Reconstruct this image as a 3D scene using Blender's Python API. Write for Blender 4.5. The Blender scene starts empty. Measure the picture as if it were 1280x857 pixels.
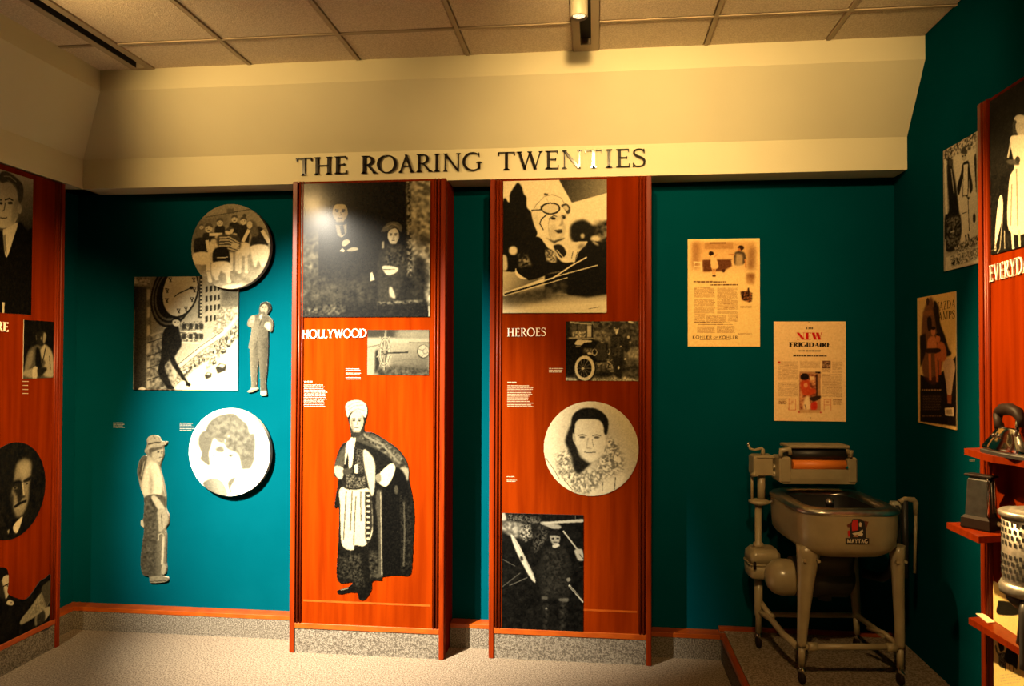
import bpy, math, random
import numpy as np
from mathutils import Vector, Matrix
random.seed(7); RNG = np.random.default_rng(7)
scene = bpy.context.scene
COL = scene.collection

# ------------------------------------------------------------------ camera
F_PX, YAW, PITCH, ROLL, CAM_Z = 927.07, 0.1113, 0.0171, -0.0032, 1.5683
cd = bpy.data.cameras.new('camera'); cam = bpy.data.objects.new('camera', cd); COL.objects.link(cam)
cd.sensor_width = 36.0; cd.lens = 36.0 * F_PX / 1280.0; cd.clip_start = 0.05
cam.matrix_world = (Matrix.Translation((0, 0, CAM_Z)) @ Matrix.Rotation(YAW, 4, 'Z')
                    @ Matrix.Rotation(math.pi / 2 + PITCH, 4, 'X') @ Matrix.Rotation(-ROLL, 4, 'Z'))
scene.camera = cam

# ------------------------------------------------------------------ world and exposure
w = bpy.data.worlds.new('world'); scene.world = w; w.use_nodes = True
w.node_tree.nodes['Background'].inputs[0].default_value = (0.02, 0.018, 0.015, 1)
w.node_tree.nodes['Background'].inputs[1].default_value = 0.2
vs = scene.view_settings
vs.view_transform = 'Standard'; vs.look = 'None'; vs.gamma = 1.0; vs.use_curve_mapping = False
vs.exposure = 0.0

# the track spotlights, and out-of-view ones added as fill: (aim point, watts, cone degrees, blend, colour), placed with their heads further down
WARM = (1.0, 0.63, 0.24); KEYC = (1.0, 0.90, 0.72)
SPOTS = [
    # head position, target, power, cone, blend, colour, radius
    ((-2.39, 1.25, 2.88), (-1.40, 3.95, 0.86), 6100, 48, 1.0, KEYC, 0.03),
    ((-0.045, 2.36, 2.95), (0.05, 3.80, 2.52), 112, 86, 1.0, WARM, 0.03),
    ((-0.068, 3.10, 2.985), (1.39, 2.40, 1.30), 1050, 56, 0.9, WARM, 0.03),
    ((-0.045, 1.20, 2.90), (0.10, 3.90, 1.75), 150, 56, 1.0, WARM, 0.04),
    ((-0.045, 0.50, 2.90), (-2.86, 3.12, 1.30), 2000, 32, 1.0, WARM, 0.04),
    ((-2.39, 2.30, 2.95), (-1.60, 3.80, 2.60), 104, 76, 1.0, WARM, 0.03),
    ((0.82, 2.10, 2.95), (0.85, 3.80, 2.52), 112, 86, 1.0, WARM, 0.03),  # added fill head, brightens the right end of the soffit
    ((-2.375, 1.55, 2.835), (-1.40, 3.80, 2.25), 40, 70, 1.0, WARM, 0.03),  # added spill head beside the key, makes the doorway picture's glare
    ((-2.39, 0.60, 2.92), (-1.90, 3.00, 0.00), 420, 58, 1.0, (1.0, 0.82, 0.52), 0.04),  # added fill head, brightens the left carpet
    ((0.30, 0.80, 2.92), (0.70, 3.20, 0.10), 175, 74, 1.0, WARM, 0.04),  # added fill head, brightens the right carpet and washing machine
]

# ------------------------------------------------------------------ room dimensions
DW, DB, DU = 4.031, 3.869, 3.659           # back wall, soffit face, upper soffit band
XL, XLB, XLU = -3.0175, -2.868, -2.621     # left wall, its soffit face, its upper band
XR, YF = 1.543, -1.7                       # right wall, wall behind the camera
ZS, ZT, ZU, ZC = 2.50, 2.6634, 2.968, 3.077
DBS, ZB = 3.955, 0.130                     # baseboard face and height
D1, D2 = 3.783, 3.834                      # faces of the two display panels
XP, XQ = -2.86, 1.39                       # faces of the side-wall panels

_c, _s = math.cos(YAW), math.sin(YAW)
def ray(px, py):
    u, v = px - 640.0, py - 428.5
    cr, sr = math.cos(ROLL), math.sin(ROLL)
    u, v = cr * u + sr * v, -sr * u + cr * v
    xr, up2 = u / F_PX, -v / F_PX
    cp, sp = math.cos(PITCH), math.sin(PITCH)
    fw = cp - sp * up2; up = sp + cp * up2
    return Vector((_c * xr - _s * fw, _s * xr + _c * fw, up))
def at(px, py, axis, val):
    """the point of a wall, shelf or floor plane (axis 0/1/2 = val) seen at a photograph pixel"""
    d = ray(px, py); o = Vector((0, 0, CAM_Z)); t = (val - o[axis]) / d[axis]
    return o + d * t

def proj(p):
    """photograph pixel of a world point"""
    xr, fw, up = _c * p[0] + _s * p[1], -_s * p[0] + _c * p[1], p[2] - CAM_Z
    cp, sp = math.cos(PITCH), math.sin(PITCH); f2 = cp * fw + sp * up; u2 = -sp * fw + cp * up
    u, v = F_PX * xr / f2, -F_PX * u2 / f2; cr, sr = math.cos(ROLL), math.sin(ROLL)
    return 640 + cr * u - sr * v, 428.5 + sr * u + cr * v

# ------------------------------------------------------------------ materials
def lin(c):
    return tuple(((v / 255) / 12.92 if v <= 10.3 else ((v / 255 + 0.055) / 1.055) ** 2.4) for v in c)
def mat(name, col, rough=0.5, metal=0.0, spec=0.5, noise=None, bump=None, coat=0.0):
    """noise=(scale xyz, second colour, contrast, detail)  bump=(scale, strength)"""
    m = bpy.data.materials.new(name); m.use_nodes = True
    nt = m.node_tree; b = nt.nodes['Principled BSDF']
    b.inputs['Roughness'].default_value = rough; b.inputs['Metallic'].default_value = metal
    b.inputs['Specular IOR Level'].default_value = spec; b.inputs['Coat Weight'].default_value = coat
    b.inputs['Coat Roughness'].default_value = 0.12
    b.inputs['Base Color'].default_value = (*col, 1)
    tc = nt.nodes.new('ShaderNodeTexCoord')
    if noise:
        sc, c2, lo, hi, det = noise
        mp = nt.nodes.new('ShaderNodeMapping'); mp.inputs['Scale'].default_value = sc
        nt.links.new(tc.outputs['Object'], mp.inputs['Vector'])
        n = nt.nodes.new('ShaderNodeTexNoise'); n.inputs['Scale'].default_value = 1.0; n.inputs['Detail'].default_value = det
        nt.links.new(mp.outputs[0], n.inputs['Vector'])
        r = nt.nodes.new('ShaderNodeValToRGB')
        r.color_ramp.elements[0].position = lo; r.color_ramp.elements[1].position = hi
        r.color_ramp.elements[0].color = (*col, 1); r.color_ramp.elements[1].color = (*c2, 1)
        nt.links.new(n.outputs[0], r.inputs[0]); nt.links.new(r.outputs[0], b.inputs['Base Color'])
    if bump:
        n2 = nt.nodes.new('ShaderNodeTexNoise'); n2.inputs['Scale'].default_value = bump[0]; n2.inputs['Detail'].default_value = 4
        nt.links.new(tc.outputs['Object'], n2.inputs['Vector'])
        bp = nt.nodes.new('ShaderNodeBump'); bp.inputs['Strength'].default_value = bump[1]; bp.inputs['Distance'].default_value = 0.01
        nt.links.new(n2.outputs[0], bp.inputs['Height']); nt.links.new(bp.outputs[0], b.inputs['Normal'])
    return m
def print_mat(name, rough, spec, coat):
    m = bpy.data.materials.new(name); m.use_nodes = True; nt = m.node_tree; b = nt.nodes['Principled BSDF']
    a = nt.nodes.new('ShaderNodeVertexColor'); a.layer_name = 'ink'
    nt.links.new(a.outputs[0], b.inputs['Base Color'])
    b.inputs['Roughness'].default_value = rough; b.inputs['Specular IOR Level'].default_value = spec
    b.inputs['Coat Weight'].default_value = coat; b.inputs['Coat Roughness'].default_value = 0.16
    return m
M = {}
M['teal'] = mat('teal_paint', (0.0001, 0.040, 0.054), 0.6, spec=0.0, noise=((3, 3, 3), (0.0002, 0.043, 0.058), .4, .6, 3), bump=(260, .05))
M['cream'] = mat('cream_paint', (0.60, 0.56, 0.38), 0.7, spec=.2, noise=((2, 2, 2), (0.64, 0.60, 0.41), .35, .65, 3), bump=(180, .04))
M['under'] = M['cream']
M['carpet'] = mat('carpet', (0.145, 0.105, 0.070), 0.95, spec=.03, noise=((130, 130, 130), (0.285, 0.222, 0.155), .42, .58, 2), bump=(220, .7))
M['kick'] = mat('carpet_base', (0.075, 0.060, 0.043), 0.95, spec=.03, noise=((150, 150, 150), (0.19, 0.16, 0.12), .40, .60, 2), bump=(220, .7))
M['wood'] = mat('cherry_veneer', (0.102, 0.0090, 0.0003), 0.45, spec=0.0, noise=((26, 26, 1.6), (0.155, 0.0160, 0.0005), .35, .68, 6))
M['wood_trim'] = mat('cherry_moulding', (0.108, 0.0092, 0.0003), 0.33, spec=.12, noise=((60, 60, 3), (0.16, 0.0170, 0.0005), .35, .65, 4))
M['wood_light'] = mat('cherry_edge', (0.27, 0.050, 0.003), 0.35, spec=.3, noise=((12, 12, 40), (0.21, 0.032, 0.002), .35, .65, 4))
M['tile'] = mat('ceiling_tile', (0.62, 0.52, 0.38), 0.9, spec=.1, noise=((160, 160, 160), (0.78, 0.68, 0.52), .40, .60, 3), bump=(240, .35))
M['tee'] = mat('ceiling_grid_paint', (0.42, 0.34, 0.22), 0.7)
M['dark'] = mat('dark_recess', (0.012, 0.010, 0.008), 0.8)
M['black_gloss'] = mat('black_lacquer', (0.010, 0.008, 0.007), 0.12, spec=.6)
M['white_ink'] = mat('white_caption_ink', (0.17, 0.155, 0.12), 0.6)
M['white_letter'] = mat('white_letter', (0.85, 0.82, 0.74), 0.35)
M['caption'] = mat('caption_ink', (0.34, 0.27, 0.16), 0.6)
M['board'] = mat('foam_board_edge', (0.42, 0.36, 0.26), 0.7)
M['board_dark'] = mat('dark_board_edge', (0.020, 0.018, 0.015), 0.7)
M['enamel'] = mat('tan_enamel', (0.30, 0.235, 0.130), 0.32, spec=.5, noise=((14, 14, 14), (0.255, 0.195, 0.105), .4, .7, 4), coat=.2)
M['metal'] = mat('brushed_aluminium', (0.50, 0.47, 0.42), 0.30, metal=1.0, noise=((30, 30, 30), (0.36, 0.33, 0.29), .35, .65, 4))
M['chrome'] = mat('chrome', (0.62, 0.58, 0.52), 0.10, metal=1.0)
M['rubber'] = mat('black_rubber', (0.014, 0.012, 0.011), 0.5)
M['orange_rubber'] = mat('orange_rubber_roller', (0.75, 0.19, 0.020), 0.5)
M['iron'] = mat('cast_iron', (0.018, 0.016, 0.015), 0.45)
M['bakelite'] = mat('bakelite', (0.014, 0.008, 0.006), 0.5, spec=.08)
M['zinc'] = mat('grey_zinc', (0.40, 0.37, 0.32), 0.42, metal=.75, noise=((60, 60, 60), (0.27, 0.25, 0.22), .4, .65, 4))
M['lamp_white'] = mat('lamp_enamel', (0.30, 0.27, 0.19), 0.5)
M['card'] = mat('label_card', (0.70, 0.55, 0.33), 0.6)
M['print'] = print_mat('matte_print', 0.55, 0.03, 0.0)
M['print_gloss'] = print_mat('glossy_print', 0.5, 0.02, 0.30)
g_ = bpy.data.materials.new('lit_bulb'); g_.use_nodes = True
gb = g_.node_tree.nodes['Principled BSDF']; gb.inputs['Emission Color'].default_value = (1, .75, .4, 1); gb.inputs['Emission Strength'].default_value = 3.0
M['bulb'] = g_

# ------------------------------------------------------------------ mesh helpers
class MB:
    def __init__(s): s.v = []; s.f = []; s.sm = []
    def add(s, vs_, fs, smooth=False):
        b = len(s.v); s.v += [tuple(v) for v in vs_]; s.f += [tuple(i + b for i in f) for f in fs]; s.sm += [smooth] * len(fs); return s
    def box(s, x0, x1, y0, y1, z0, z1):
        return s.add([(x0, y0, z0), (x1, y0, z0), (x1, y1, z0), (x0, y1, z0), (x0, y0, z1), (x1, y0, z1), (x1, y1, z1), (x0, y1, z1)],
                     [(0, 3, 2, 1), (4, 5, 6, 7), (0, 1, 5, 4), (1, 2, 6, 5), (2, 3, 7, 6), (3, 0, 4, 7)])
    def cbox(s, x0, x1, y0, y1, z0, z1, b=0.004):
        """box with chamfered edges"""
        X = (x0, x1); Y = (y0, y1); Z = (z0, z1); vs_ = []; idx = {}
        for i in (0, 1):
            for j in (0, 1):
                for k in (0, 1):
                    dx, dy, dz = (b if i == 0 else -b), (b if j == 0 else -b), (b if k == 0 else -b)
                    for a, p in (('x', (X[i], Y[j] + dy, Z[k] + dz)), ('y', (X[i] + dx, Y[j], Z[k] + dz)), ('z', (X[i] + dx, Y[j] + dy, Z[k]))):
                        idx[i, j, k, a] = len(vs_); vs_.append(p)
        fs = []
        for i in (0, 1):
            q = [idx[i, 0, 0, 'x'], idx[i, 1, 0, 'x'], idx[i, 1, 1, 'x'], idx[i, 0, 1, 'x']]; fs.append(q if i else q[::-1])
            q = [idx[0, i, 0, 'y'], idx[0, i, 1, 'y'], idx[1, i, 1, 'y'], idx[1, i, 0, 'y']]; fs.append(q if i else q[::-1])
            q = [idx[0, 0, i, 'z'], idx[1, 0, i, 'z'], idx[1, 1, i, 'z'], idx[0, 1, i, 'z']]; fs.append(q if i else q[::-1])
        for i in (0, 1):
            for j in (0, 1):
                q = [idx[i, j, 0, 'x'], idx[i, j, 1, 'x'], idx[i, j, 1, 'y'], idx[i, j, 0, 'y']]; fs.append(q if (i + j) % 2 else q[::-1])
                q = [idx[i, 0, j, 'x'], idx[i, 1, j, 'x'], idx[i, 1, j, 'z'], idx[i, 0, j, 'z']]; fs.append(q[::-1] if (i + j) % 2 else q)
                q = [idx[0, i, j, 'y'], idx[1, i, j, 'y'], idx[1, i, j, 'z'], idx[0, i, j, 'z']]; fs.append(q if (i + j) % 2 else q[::-1])
                for k in (0, 1):
                    t = [idx[i, j, k, 'x'], idx[i, j, k, 'y'], idx[i, j, k, 'z']]; fs.append(t if (i + j + k) % 2 else t[::-1])
        return s.add(vs_, fs)
    def cyl(s, p0, p1, r0, r1=None, n=20, caps=True, smooth=True):
        r1 = r0 if r1 is None else r1
        p0, p1 = Vector(p0), Vector(p1); d = (p1 - p0).normalized()
        a = d.orthogonal().normalized(); b = d.cross(a)
        vs_ = []
        for p, r in ((p0, r0), (p1, r1)):
            for i in range(n):
                t = 2 * math.pi * i / n; vs_.append(p + (a * math.cos(t) + b * math.sin(t)) * r)
        s.add(vs_, [(i, (i + 1) % n, n + (i + 1) % n, n + i) for i in range(n)], smooth)
        if caps:
            s.add(vs_[:n], [tuple(range(n))[::-1]]); s.add(vs_[n:], [tuple(range(n))])
        return s
    def tube(s, path, r, n=12, smooth=True):
        path = [Vector(p) for p in path]; rs = r if isinstance(r, (list, tuple)) else [r] * len(path)
        vs_ = []; up = None
        for i, p in enumerate(path):
            d = (path[min(i + 1, len(path) - 1)] - path[max(i - 1, 0)]).normalized()
            a = d.orthogonal().normalized() if up is None else (up - d * up.dot(d)).normalized()
            up = a; b = d.cross(a)
            for k in range(n):
                t = 2 * math.pi * k / n; vs_.append(p + (a * math.cos(t) + b * math.sin(t)) * rs[i])
        fs = [(i * n + k, i * n + (k + 1) % n, (i + 1) * n + (k + 1) % n, (i + 1) * n + k) for i in range(len(path) - 1) for k in range(n)]
        s.add(vs_, fs, smooth); m = len(path) - 1
        s.add(vs_[:n], [tuple(range(n))[::-1]]); s.add(vs_[m * n:], [tuple(range(n))]); return s
    def lathe(s, c, prof, n=32, axis='z', smooth=True):
        """prof: (radius, height) pairs from bottom to top"""
        vs_ = []
        for r, h in prof:
            for k in range(n):
                t = 2 * math.pi * k / n; a, b = r * math.cos(t), r * math.sin(t)
                vs_.append({'z': (c[0] + a, c[1] + b, c[2] + h), 'y': (c[0] + a, c[1] - h, c[2] + b), 'x': (c[0] + h, c[1] + a, c[2] + b)}[axis])
        fs = [(i * n + k, i * n + (k + 1) % n, (i + 1) * n + (k + 1) % n, (i + 1) * n + k) for i in range(len(prof) - 1) for k in range(n)]
        s.add(vs_, fs, smooth)
        if prof[0][0] > 1e-5: s.add(vs_[:n], [tuple(range(n))[::-1]])
        if prof[-1][0] > 1e-5: s.add(vs_[-n:], [tuple(range(n))])
        return s
    def loops(s, rings, cap0=True, cap1=True, smooth=True):
        n = len(rings[0]); vs_ = [p for r in rings for p in r]
        s.add(vs_, [(i * n + k, i * n + (k + 1) % n, (i + 1) * n + (k + 1) % n, (i + 1) * n + k) for i in range(len(rings) - 1) for k in range(n)], smooth)
        if cap0: s.add(rings[0], [tuple(range(n))[::-1]])
        if cap1: s.add(rings[-1], [tuple(range(n))])
        return s
    def prism(s, pts, f0, f1):
        """flat outline pts (a,b) lifted by f0 and f1 (functions to 3-D)"""
        n = len(pts); A = [f0(*p) for p in pts]; B = [f1(*p) for p in pts]
        s.add(A + B, [tuple(range(n))[::-1], tuple(range(n, 2 * n))] + [(i, (i + 1) % n, n + (i + 1) % n, n + i) for i in range(n)]); return s
    def build(s, name, m, parent=None, origin=None, **tags):
        me = bpy.data.meshes.new(name)
        a = np.array(s.v, float)
        if parent is not None: o3 = np.array(parent_origin(parent))
        elif origin is not None: o3 = np.array(origin, float)
        else: o3 = np.array([(a[:, 0].min() + a[:, 0].max()) / 2, (a[:, 1].min() + a[:, 1].max()) / 2, a[:, 2].min()])
        me.from_pydata([tuple(v) for v in (a - o3)], [], s.f)
        me.polygons.foreach_set('use_smooth', s.sm); me.update()
        import bmesh as _b
        bm = _b.new(); bm.from_mesh(me); _b.ops.remove_doubles(bm, verts=bm.verts, dist=1e-6); _b.ops.recalc_face_normals(bm, faces=bm.faces); bm.to_mesh(me); bm.free()
        me.materials.append(M[m] if isinstance(m, str) else m)
        o = bpy.data.objects.new(name, me); COL.objects.link(o)
        if parent is not None: o.parent = parent
        else: o.location = o3
        ORIG[o.name] = o3
        for k, v in tags.items(): o[k] = v
        return o
ORIG = {}
def parent_origin(p): return ORIG[p.name]
def thing(name, loc, label=None, category=None, group=None, kind=None):
    o = bpy.data.objects.new(name, None); COL.objects.link(o); o.location = loc; ORIG[o.name] = np.array(loc, float)
    o.empty_display_size = 0.05
    if label: o['label'] = label
    if category: o['category'] = category
    if group: o['group'] = group
    if kind: o['kind'] = kind
    return o
def piece(src, parent, world_loc, base_loc):
    """copy of an alike piece sharing its mesh, moved from base_loc to world_loc"""
    o = src.copy(); COL.objects.link(o); o.parent = parent
    o.location = Vector(world_loc) - Vector(base_loc) + src.location
    ORIG[o.name] = ORIG[parent.name]
    return o

# ------------------------------------------------------------------ room shell
def S(mb, name, m, label, parent=None):
    o = mb.build(name, m, parent)
    if parent is None: o['kind'] = 'structure'; o['label'] = label
    return o
S(MB().box(XL - .1, XR + .1, YF - .1, DW + .1, -.1, 0), 'floor', 'carpet', 'speckled beige carpet floor of the gallery')
wb = S(MB().box(XL - .1, XR + .1, DW, DW + .1, 0, ZC + .2), 'wall_back', 'teal', 'teal painted back wall behind the display panels')
S(MB().box(XL - .1, XL, YF, DW, 0, ZC + .2), 'wall_left', 'teal', 'teal painted side wall behind the wood panel with author portraits')
S(MB().box(XR, XR + .1, YF, DW, 0, ZC + .2), 'wall_right', 'teal', 'teal painted side wall with the light bulb poster')
S(MB().box(XL - .1, XR + .1, YF - .1, YF, 0, ZC + .2), 'wall_front', 'cream', 'cream wall behind the viewer')

# soffits: profile of the face from bottom to ceiling
def soffit(name, label, along):
    m = MB()
    if along == 'x':
        pr = [(DW, ZS), (DB, ZS), (DB, ZT), (DU, ZU), (DU, ZC + .06), (DW, ZC + .06)]
        m.prism(pr, lambda y, z: (XL, y, z), lambda y, z: (XR, y, z))
    else:
        pr = [(XL, ZS), (XLB, ZS), (XLB, ZT), (XLU, ZU), (XLU, ZC + .06), (XL, ZC + .06)]
        m.prism(pr, lambda x, z: (x, YF, z), lambda x, z: (x, DW, z))
    return S(m, name, 'cream', label)
soffit('trim_1', 'cream soffit with sloping cove above the back wall', 'x')
soffit('trim_2', 'cream soffit with sloping cove along the side wall', 'y')

# ceiling: grid tees and lay-in tiles
ceil = S(MB().box(XL - .1, XR + .1, YF - .1, DW + .1, ZC + .05, ZC + .15), 'ceiling', 'dark', 'suspended ceiling of speckled lay-in tiles')
TX = [-2.96, -2.375, -1.79, -1.205, -0.637, -0.045, 0.535, 1.105, 1.66]
TY = [-2.46, -1.29, -0.13, 1.03, 2.19, 3.355, 4.5]
SLOT = (-2.375, -0.045)
tw = .009
for i, x in enumerate(TX):
    if x in SLOT or x > XR or x < XLU: continue
    MB().box(x - tw, x + tw, YF, DU + .01, ZC - .002, ZC + .03).build('ceiling_tee', 'tee', ceil)
for y in TY[1:-1]:
    for xa, xb_ in ((XLU - .02, SLOT[0] - .062), (SLOT[0] + .062, SLOT[1] - .062), (SLOT[1] + .062, XR)):
        MB().box(xa, xb_, y - tw, y + tw, ZC - .0015, ZC + .03).build('ceiling_tee', 'tee', ceil)
def hw(x): return .062 if x in SLOT else .012
tiles = {}
for i in range(len(TX) - 1):
    for j in range(len(TY) - 1):
        x0, x1 = TX[i] + hw(TX[i]), TX[i + 1] - hw(TX[i + 1]); y0, y1 = TY[j] + .012, TY[j + 1] - .012
        x0, x1 = max(x0, XLU - .01), min(x1, XR); y0, y1 = max(y0, YF), min(y1, DU + .01)
        if x1 - x0 < .03: continue
        key = (round(x1 - x0, 3), round(y1 - y0, 3)); c = (x0, y0, 0)
        if key in tiles: piece(tiles[key][0], ceil, c, tiles[key][1])
        else:
            m = MB(); b = .006; z0, z1, z2 = ZC + .002, ZC + .008, ZC + .03
            m.loops([[(x0 + b, y0 + b, z0), (x1 - b, y0 + b, z0), (x1 - b, y1 - b, z0), (x0 + b, y1 - b, z0)],
                     [(x0, y0, z1), (x1, y0, z1), (x1, y1, z1), (x0, y1, z1)], [(x0, y0, z2), (x1, y0, z2), (x1, y1, z2), (x0, y1, z2)]], smooth=False)
            tiles[key] = (m.build('ceiling_tile', 'tile', ceil), c)
# recessed lighting tracks (dark slots between two painted rails)
tracks = []
for k, (x, ye) in enumerate(((-2.375, DU - .03), (-0.045, DU - .075))):
    t = thing('lighting_track', (x, ye, ZC), ('recessed ceiling lighting track with dark slot near the side soffit', 'recessed ceiling lighting track with dark slot above the lettering')[k], 'lighting track', 'ceiling lighting tracks')
    for s_ in (-1, 1):
        MB().box(x + s_ * .026, x + s_ * .062, YF, DU, ZC - .004, ZC + .035).build('rail', 'tee', t)
    MB().box(x - .026, x + .026, ye, DU, ZC - .004, ZC + .035).build('end_cap', 'tee', t)
    MB().box(x - .026, x + .026, YF, ye, ZC + .030, ZC + .045).build('slot_bottom', 'dark', t)
    for s_ in (-1, 1):
        MB().box(x + s_ * .0265, x + s_ * .0235, YF, ye, ZC - .001, ZC + .03).build('slot_side', 'dark', t)
    tracks.append(t)

# track light heads with their spotlights, added fill heads included
LAMP_NAMES = ['cream cylinder track light aimed at the teal bay with cutouts', 'cream cylinder track light aimed at the raised lettering',
              'cream cylinder track light hanging in view above the word TWENTIES', 'cream cylinder track light aimed at the aviator panel', 'cream cylinder track light aimed at the author portraits', 'cream cylinder track light washing the soffit corner', 'cream cylinder ceiling light added out of view to brighten the soffit above the posters', 'cream cylinder track light added out of view to put glare on the doorway photograph', 'cream cylinder track light added out of view to brighten the left carpet', 'cream cylinder ceiling light added out of view to brighten the right carpet']
for (pos, tgt, pw, cone, bl, colr, rad), lab in zip(SPOTS, LAMP_NAMES):
    pos, tgt = Vector(pos), Vector(tgt); d = (tgt - pos).normalized()
    t = thing('track_light', (pos.x, pos.y, ZC), lab, 'track light', 'ceiling track lights')
    if 'hanging' in lab:      # the one in view: an upright can with its lamp at the lower mouth
        zb = 2.986
        MB().lathe((pos.x, pos.y, zb), [(.028, .008), (.034, .0), (.037, .005), (.037, .084), (.034, .09), (.0, .09)], 28).build('lamp_housing', 'lamp_white', t)
        MB().cyl((pos.x, pos.y, zb + .08), (pos.x, pos.y, ZC - .0045), .010).build('stem', 'lamp_white', t)
        MB().cyl((pos.x, pos.y, zb + .008), (pos.x, pos.y, zb + .013), .026).build('bulb', 'bulb', t)
        pos = Vector((pos.x, pos.y, zb - .012))
    else:
        a = pos - d * .03; b = pos - d * .17
        mb = MB(); mb.cyl(a, b, .045, .040, 24, caps=False); mb.cyl(b, b - d * .015, .040, .020, 24)
        mb.build('lamp_housing', 'lamp_white', t)
        MB().cyl(a - d * .03, a - d * .034, .038, .038, 20).build('bulb', 'bulb', t)
        q = pos - d * .11
        MB().cyl((q.x, q.y, q.z + .03), (pos.x, q.y, ZC - .0045), .010).build('stem', 'lamp_white', t)
        pos = pos - d * .02
    ld = bpy.data.lights.new('spotlight', 'SPOT'); ld.energy = pw; ld.color = colr; ld.spot_size = math.radians(cone); ld.spot_blend = bl; ld.shadow_soft_size = rad
    lo = bpy.data.objects.new('spotlight', ld); COL.objects.link(lo); lo.location = pos; lo.rotation_euler = (-(tgt - pos)).to_track_quat('Z', 'Y').to_euler()

# baseboards: carpet cove with a wood cap, broken by the panels
P1 = (-1.601, -0.772); P2 = (-0.546, 0.287); PLX = 0.648
bb = thing('baseboard_back', (0, DBS, 0), 'carpet baseboard with cherry wood cap along the back wall', kind='structure')
for x0, x1 in ((XL + .06, P1[0]), (P1[1], P2[0]), (P2[1], PLX)):
    MB().box(x0, x1, DBS, DW, 0, ZB - .024).build('carpet_strip', 'kick', bb)
    MB().cbox(x0, x1, DBS - .003, DW, ZB - .024, ZB, .002).build('wood_cap', 'wood_light', bb)
MB().cbox(PLX, XR, DW - .03, DW, ZB, ZB + .022, .002).build('wood_cap', 'wood_light', bb)
bl_ = thing('baseboard_left', (XL, 3.85, 0), 'carpet baseboard with cherry wood cap in the shaded corner', kind='structure')
MB().box(XL, XL + .06, 3.72, DW, 0, ZB - .024).build('carpet_strip', 'kick', bl_)
MB().cbox(XL, XL + .063, 3.72, DW, ZB - .024, ZB, .002).build('wood_cap', 'wood_light', bl_)

# ------------------------------------------------------------------ display panels
def mbox(fn, s0, s1, d0, d1, z0, z1, b=0):
    a, c = fn(s0, d0, z0), fn(s1, d1, z1)
    lo = [min(p, q) for p, q in zip(a, c)]; hi = [max(p, q) for p, q in zip(a, c)]
    m = MB()
    return m.cbox(lo[0], hi[0], lo[1], hi[1], lo[2], hi[2], b) if b else m.box(lo[0], hi[0], lo[1], hi[1], lo[2], hi[2])
def display_panel(label, fn, W, depth, jz, ztop=2.492):
    t = thing('exhibit_board', fn(W / 2, 0, 0), label, 'display panel', 'cherry wood display panels')
    mbox(fn, .004, W - .004, -depth, -.020, .0, ztop).build('carcass', 'wood', t)
    mbox(fn, .064, W - .064, -.020, -.012, .155, ztop).build('field_board', 'wood', t)
    for a in (0, 1):
        f2 = (lambda s, d, z: fn(s, d, z)) if a == 0 else (lambda s, d, z: fn(W - s, d, z))
        mbox(f2, 0, .027, -.05, 0, 0, ztop, .003).build('stile', 'wood_trim', t)
        for s0, s1 in ((.031, .046), (.050, .062)):
            c = (s0 + s1) / 2; r = (s1 - s0) / 2; n = 8
            ring = [(c + r * math.cos(math.pi * k / n), -.016 + .014 * math.sin(math.pi * k / n)) for k in range(n + 1)]
            m = MB(); m.prism(ring, lambda s, d: f2(s, d, .156), lambda s, d: f2(s, d, ztop)); m.sm = [False, False] + [True] * (n + 1)
            m.build('reed_moulding', 'wood_trim', t)
    mbox(fn, .027, W - .027, -.03, -.004, .128, .156, .002).build('bottom_rail', 'wood_light', t)
    mbox(fn, .027, W - .027, -.03, -.010, 0, .128).build('carpet_kick', 'kick', t)
    if jz: mbox(fn, .072, W - .072, -.013, -.0105, jz, jz + .010).build('joint_strip', 'wood_light', t)
    return t
panelA = display_panel('cherry wood panel headed HOLLYWOOD with film pictures', lambda s, d, z: (P1[0] + s, D1 - d, z), P1[1] - P1[0], DW - D1, .268)
panelB = display_panel('cherry wood panel headed HEROES with aviator pictures', lambda s, d, z: (P2[0] + s, D2 - d, z), P2[1] - P2[0], DW - D2, .262)
panelL = display_panel('cherry wood panel on the side wall with author portraits', lambda s, d, z: (XP + d, 3.723 - s, z), .84, XP - XL, None)
panelR = display_panel('cherry wood panel headed EVERYDAY LIFE carrying small shelves', lambda s, d, z: (XQ - d, 2.875 - s, z), .84, XR - XQ, None)

# shelves on the EVERYDAY panel (outlines in plan, x toward the room is smaller)
FQ = XQ + .012
for zt, pts in ((1.245, [(FQ, 2.842), (1.303, 2.800), (1.292, 2.590), (1.330, 2.530), (1.335, 2.25), (FQ, 2.25)]),
                (0.977, [(FQ, 2.849), (1.254, 2.826), (1.258, 2.612), (FQ, 2.660)]),
                (0.643, [(FQ, 2.847), (1.322, 2.818), (1.344, 2.530), (1.215, 2.25), (1.215, 2.20), (FQ, 2.20)])):
    MB().prism(pts, lambda x, y: (x, y, zt - .022), lambda x, y: (x, y, zt)).build('shelf', 'wood_trim', panelR)

# ------------------------------------------------------------------ platform under the washing machine
pl = thing('display_platform', (1.1, 3.2, 0), 'low carpeted platform with cherry wood edge under the washing machine', 'platform')
MB().box(PLX, XR, 2.90, DBS, 0, .128).build('platform_side', 'kick', pl)
MB().box(PLX + .026, XR, 2.926, DW - .03, .128, .135).build('carpet_top', 'carpet', pl)
MB().box(PLX, XR, DBS, DW, 0, .128).build('platform_side', 'kick', pl)
MB().cbox(PLX - .003, PLX + .026, 2.90, DBS + .02, .110, .1352, .003).build('edge_strip', 'wood_light', pl)
MB().cbox(PLX + .026, XR, 2.90, 2.926, .110, .1352, .003).build('edge_strip', 'wood_light', pl)

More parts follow.
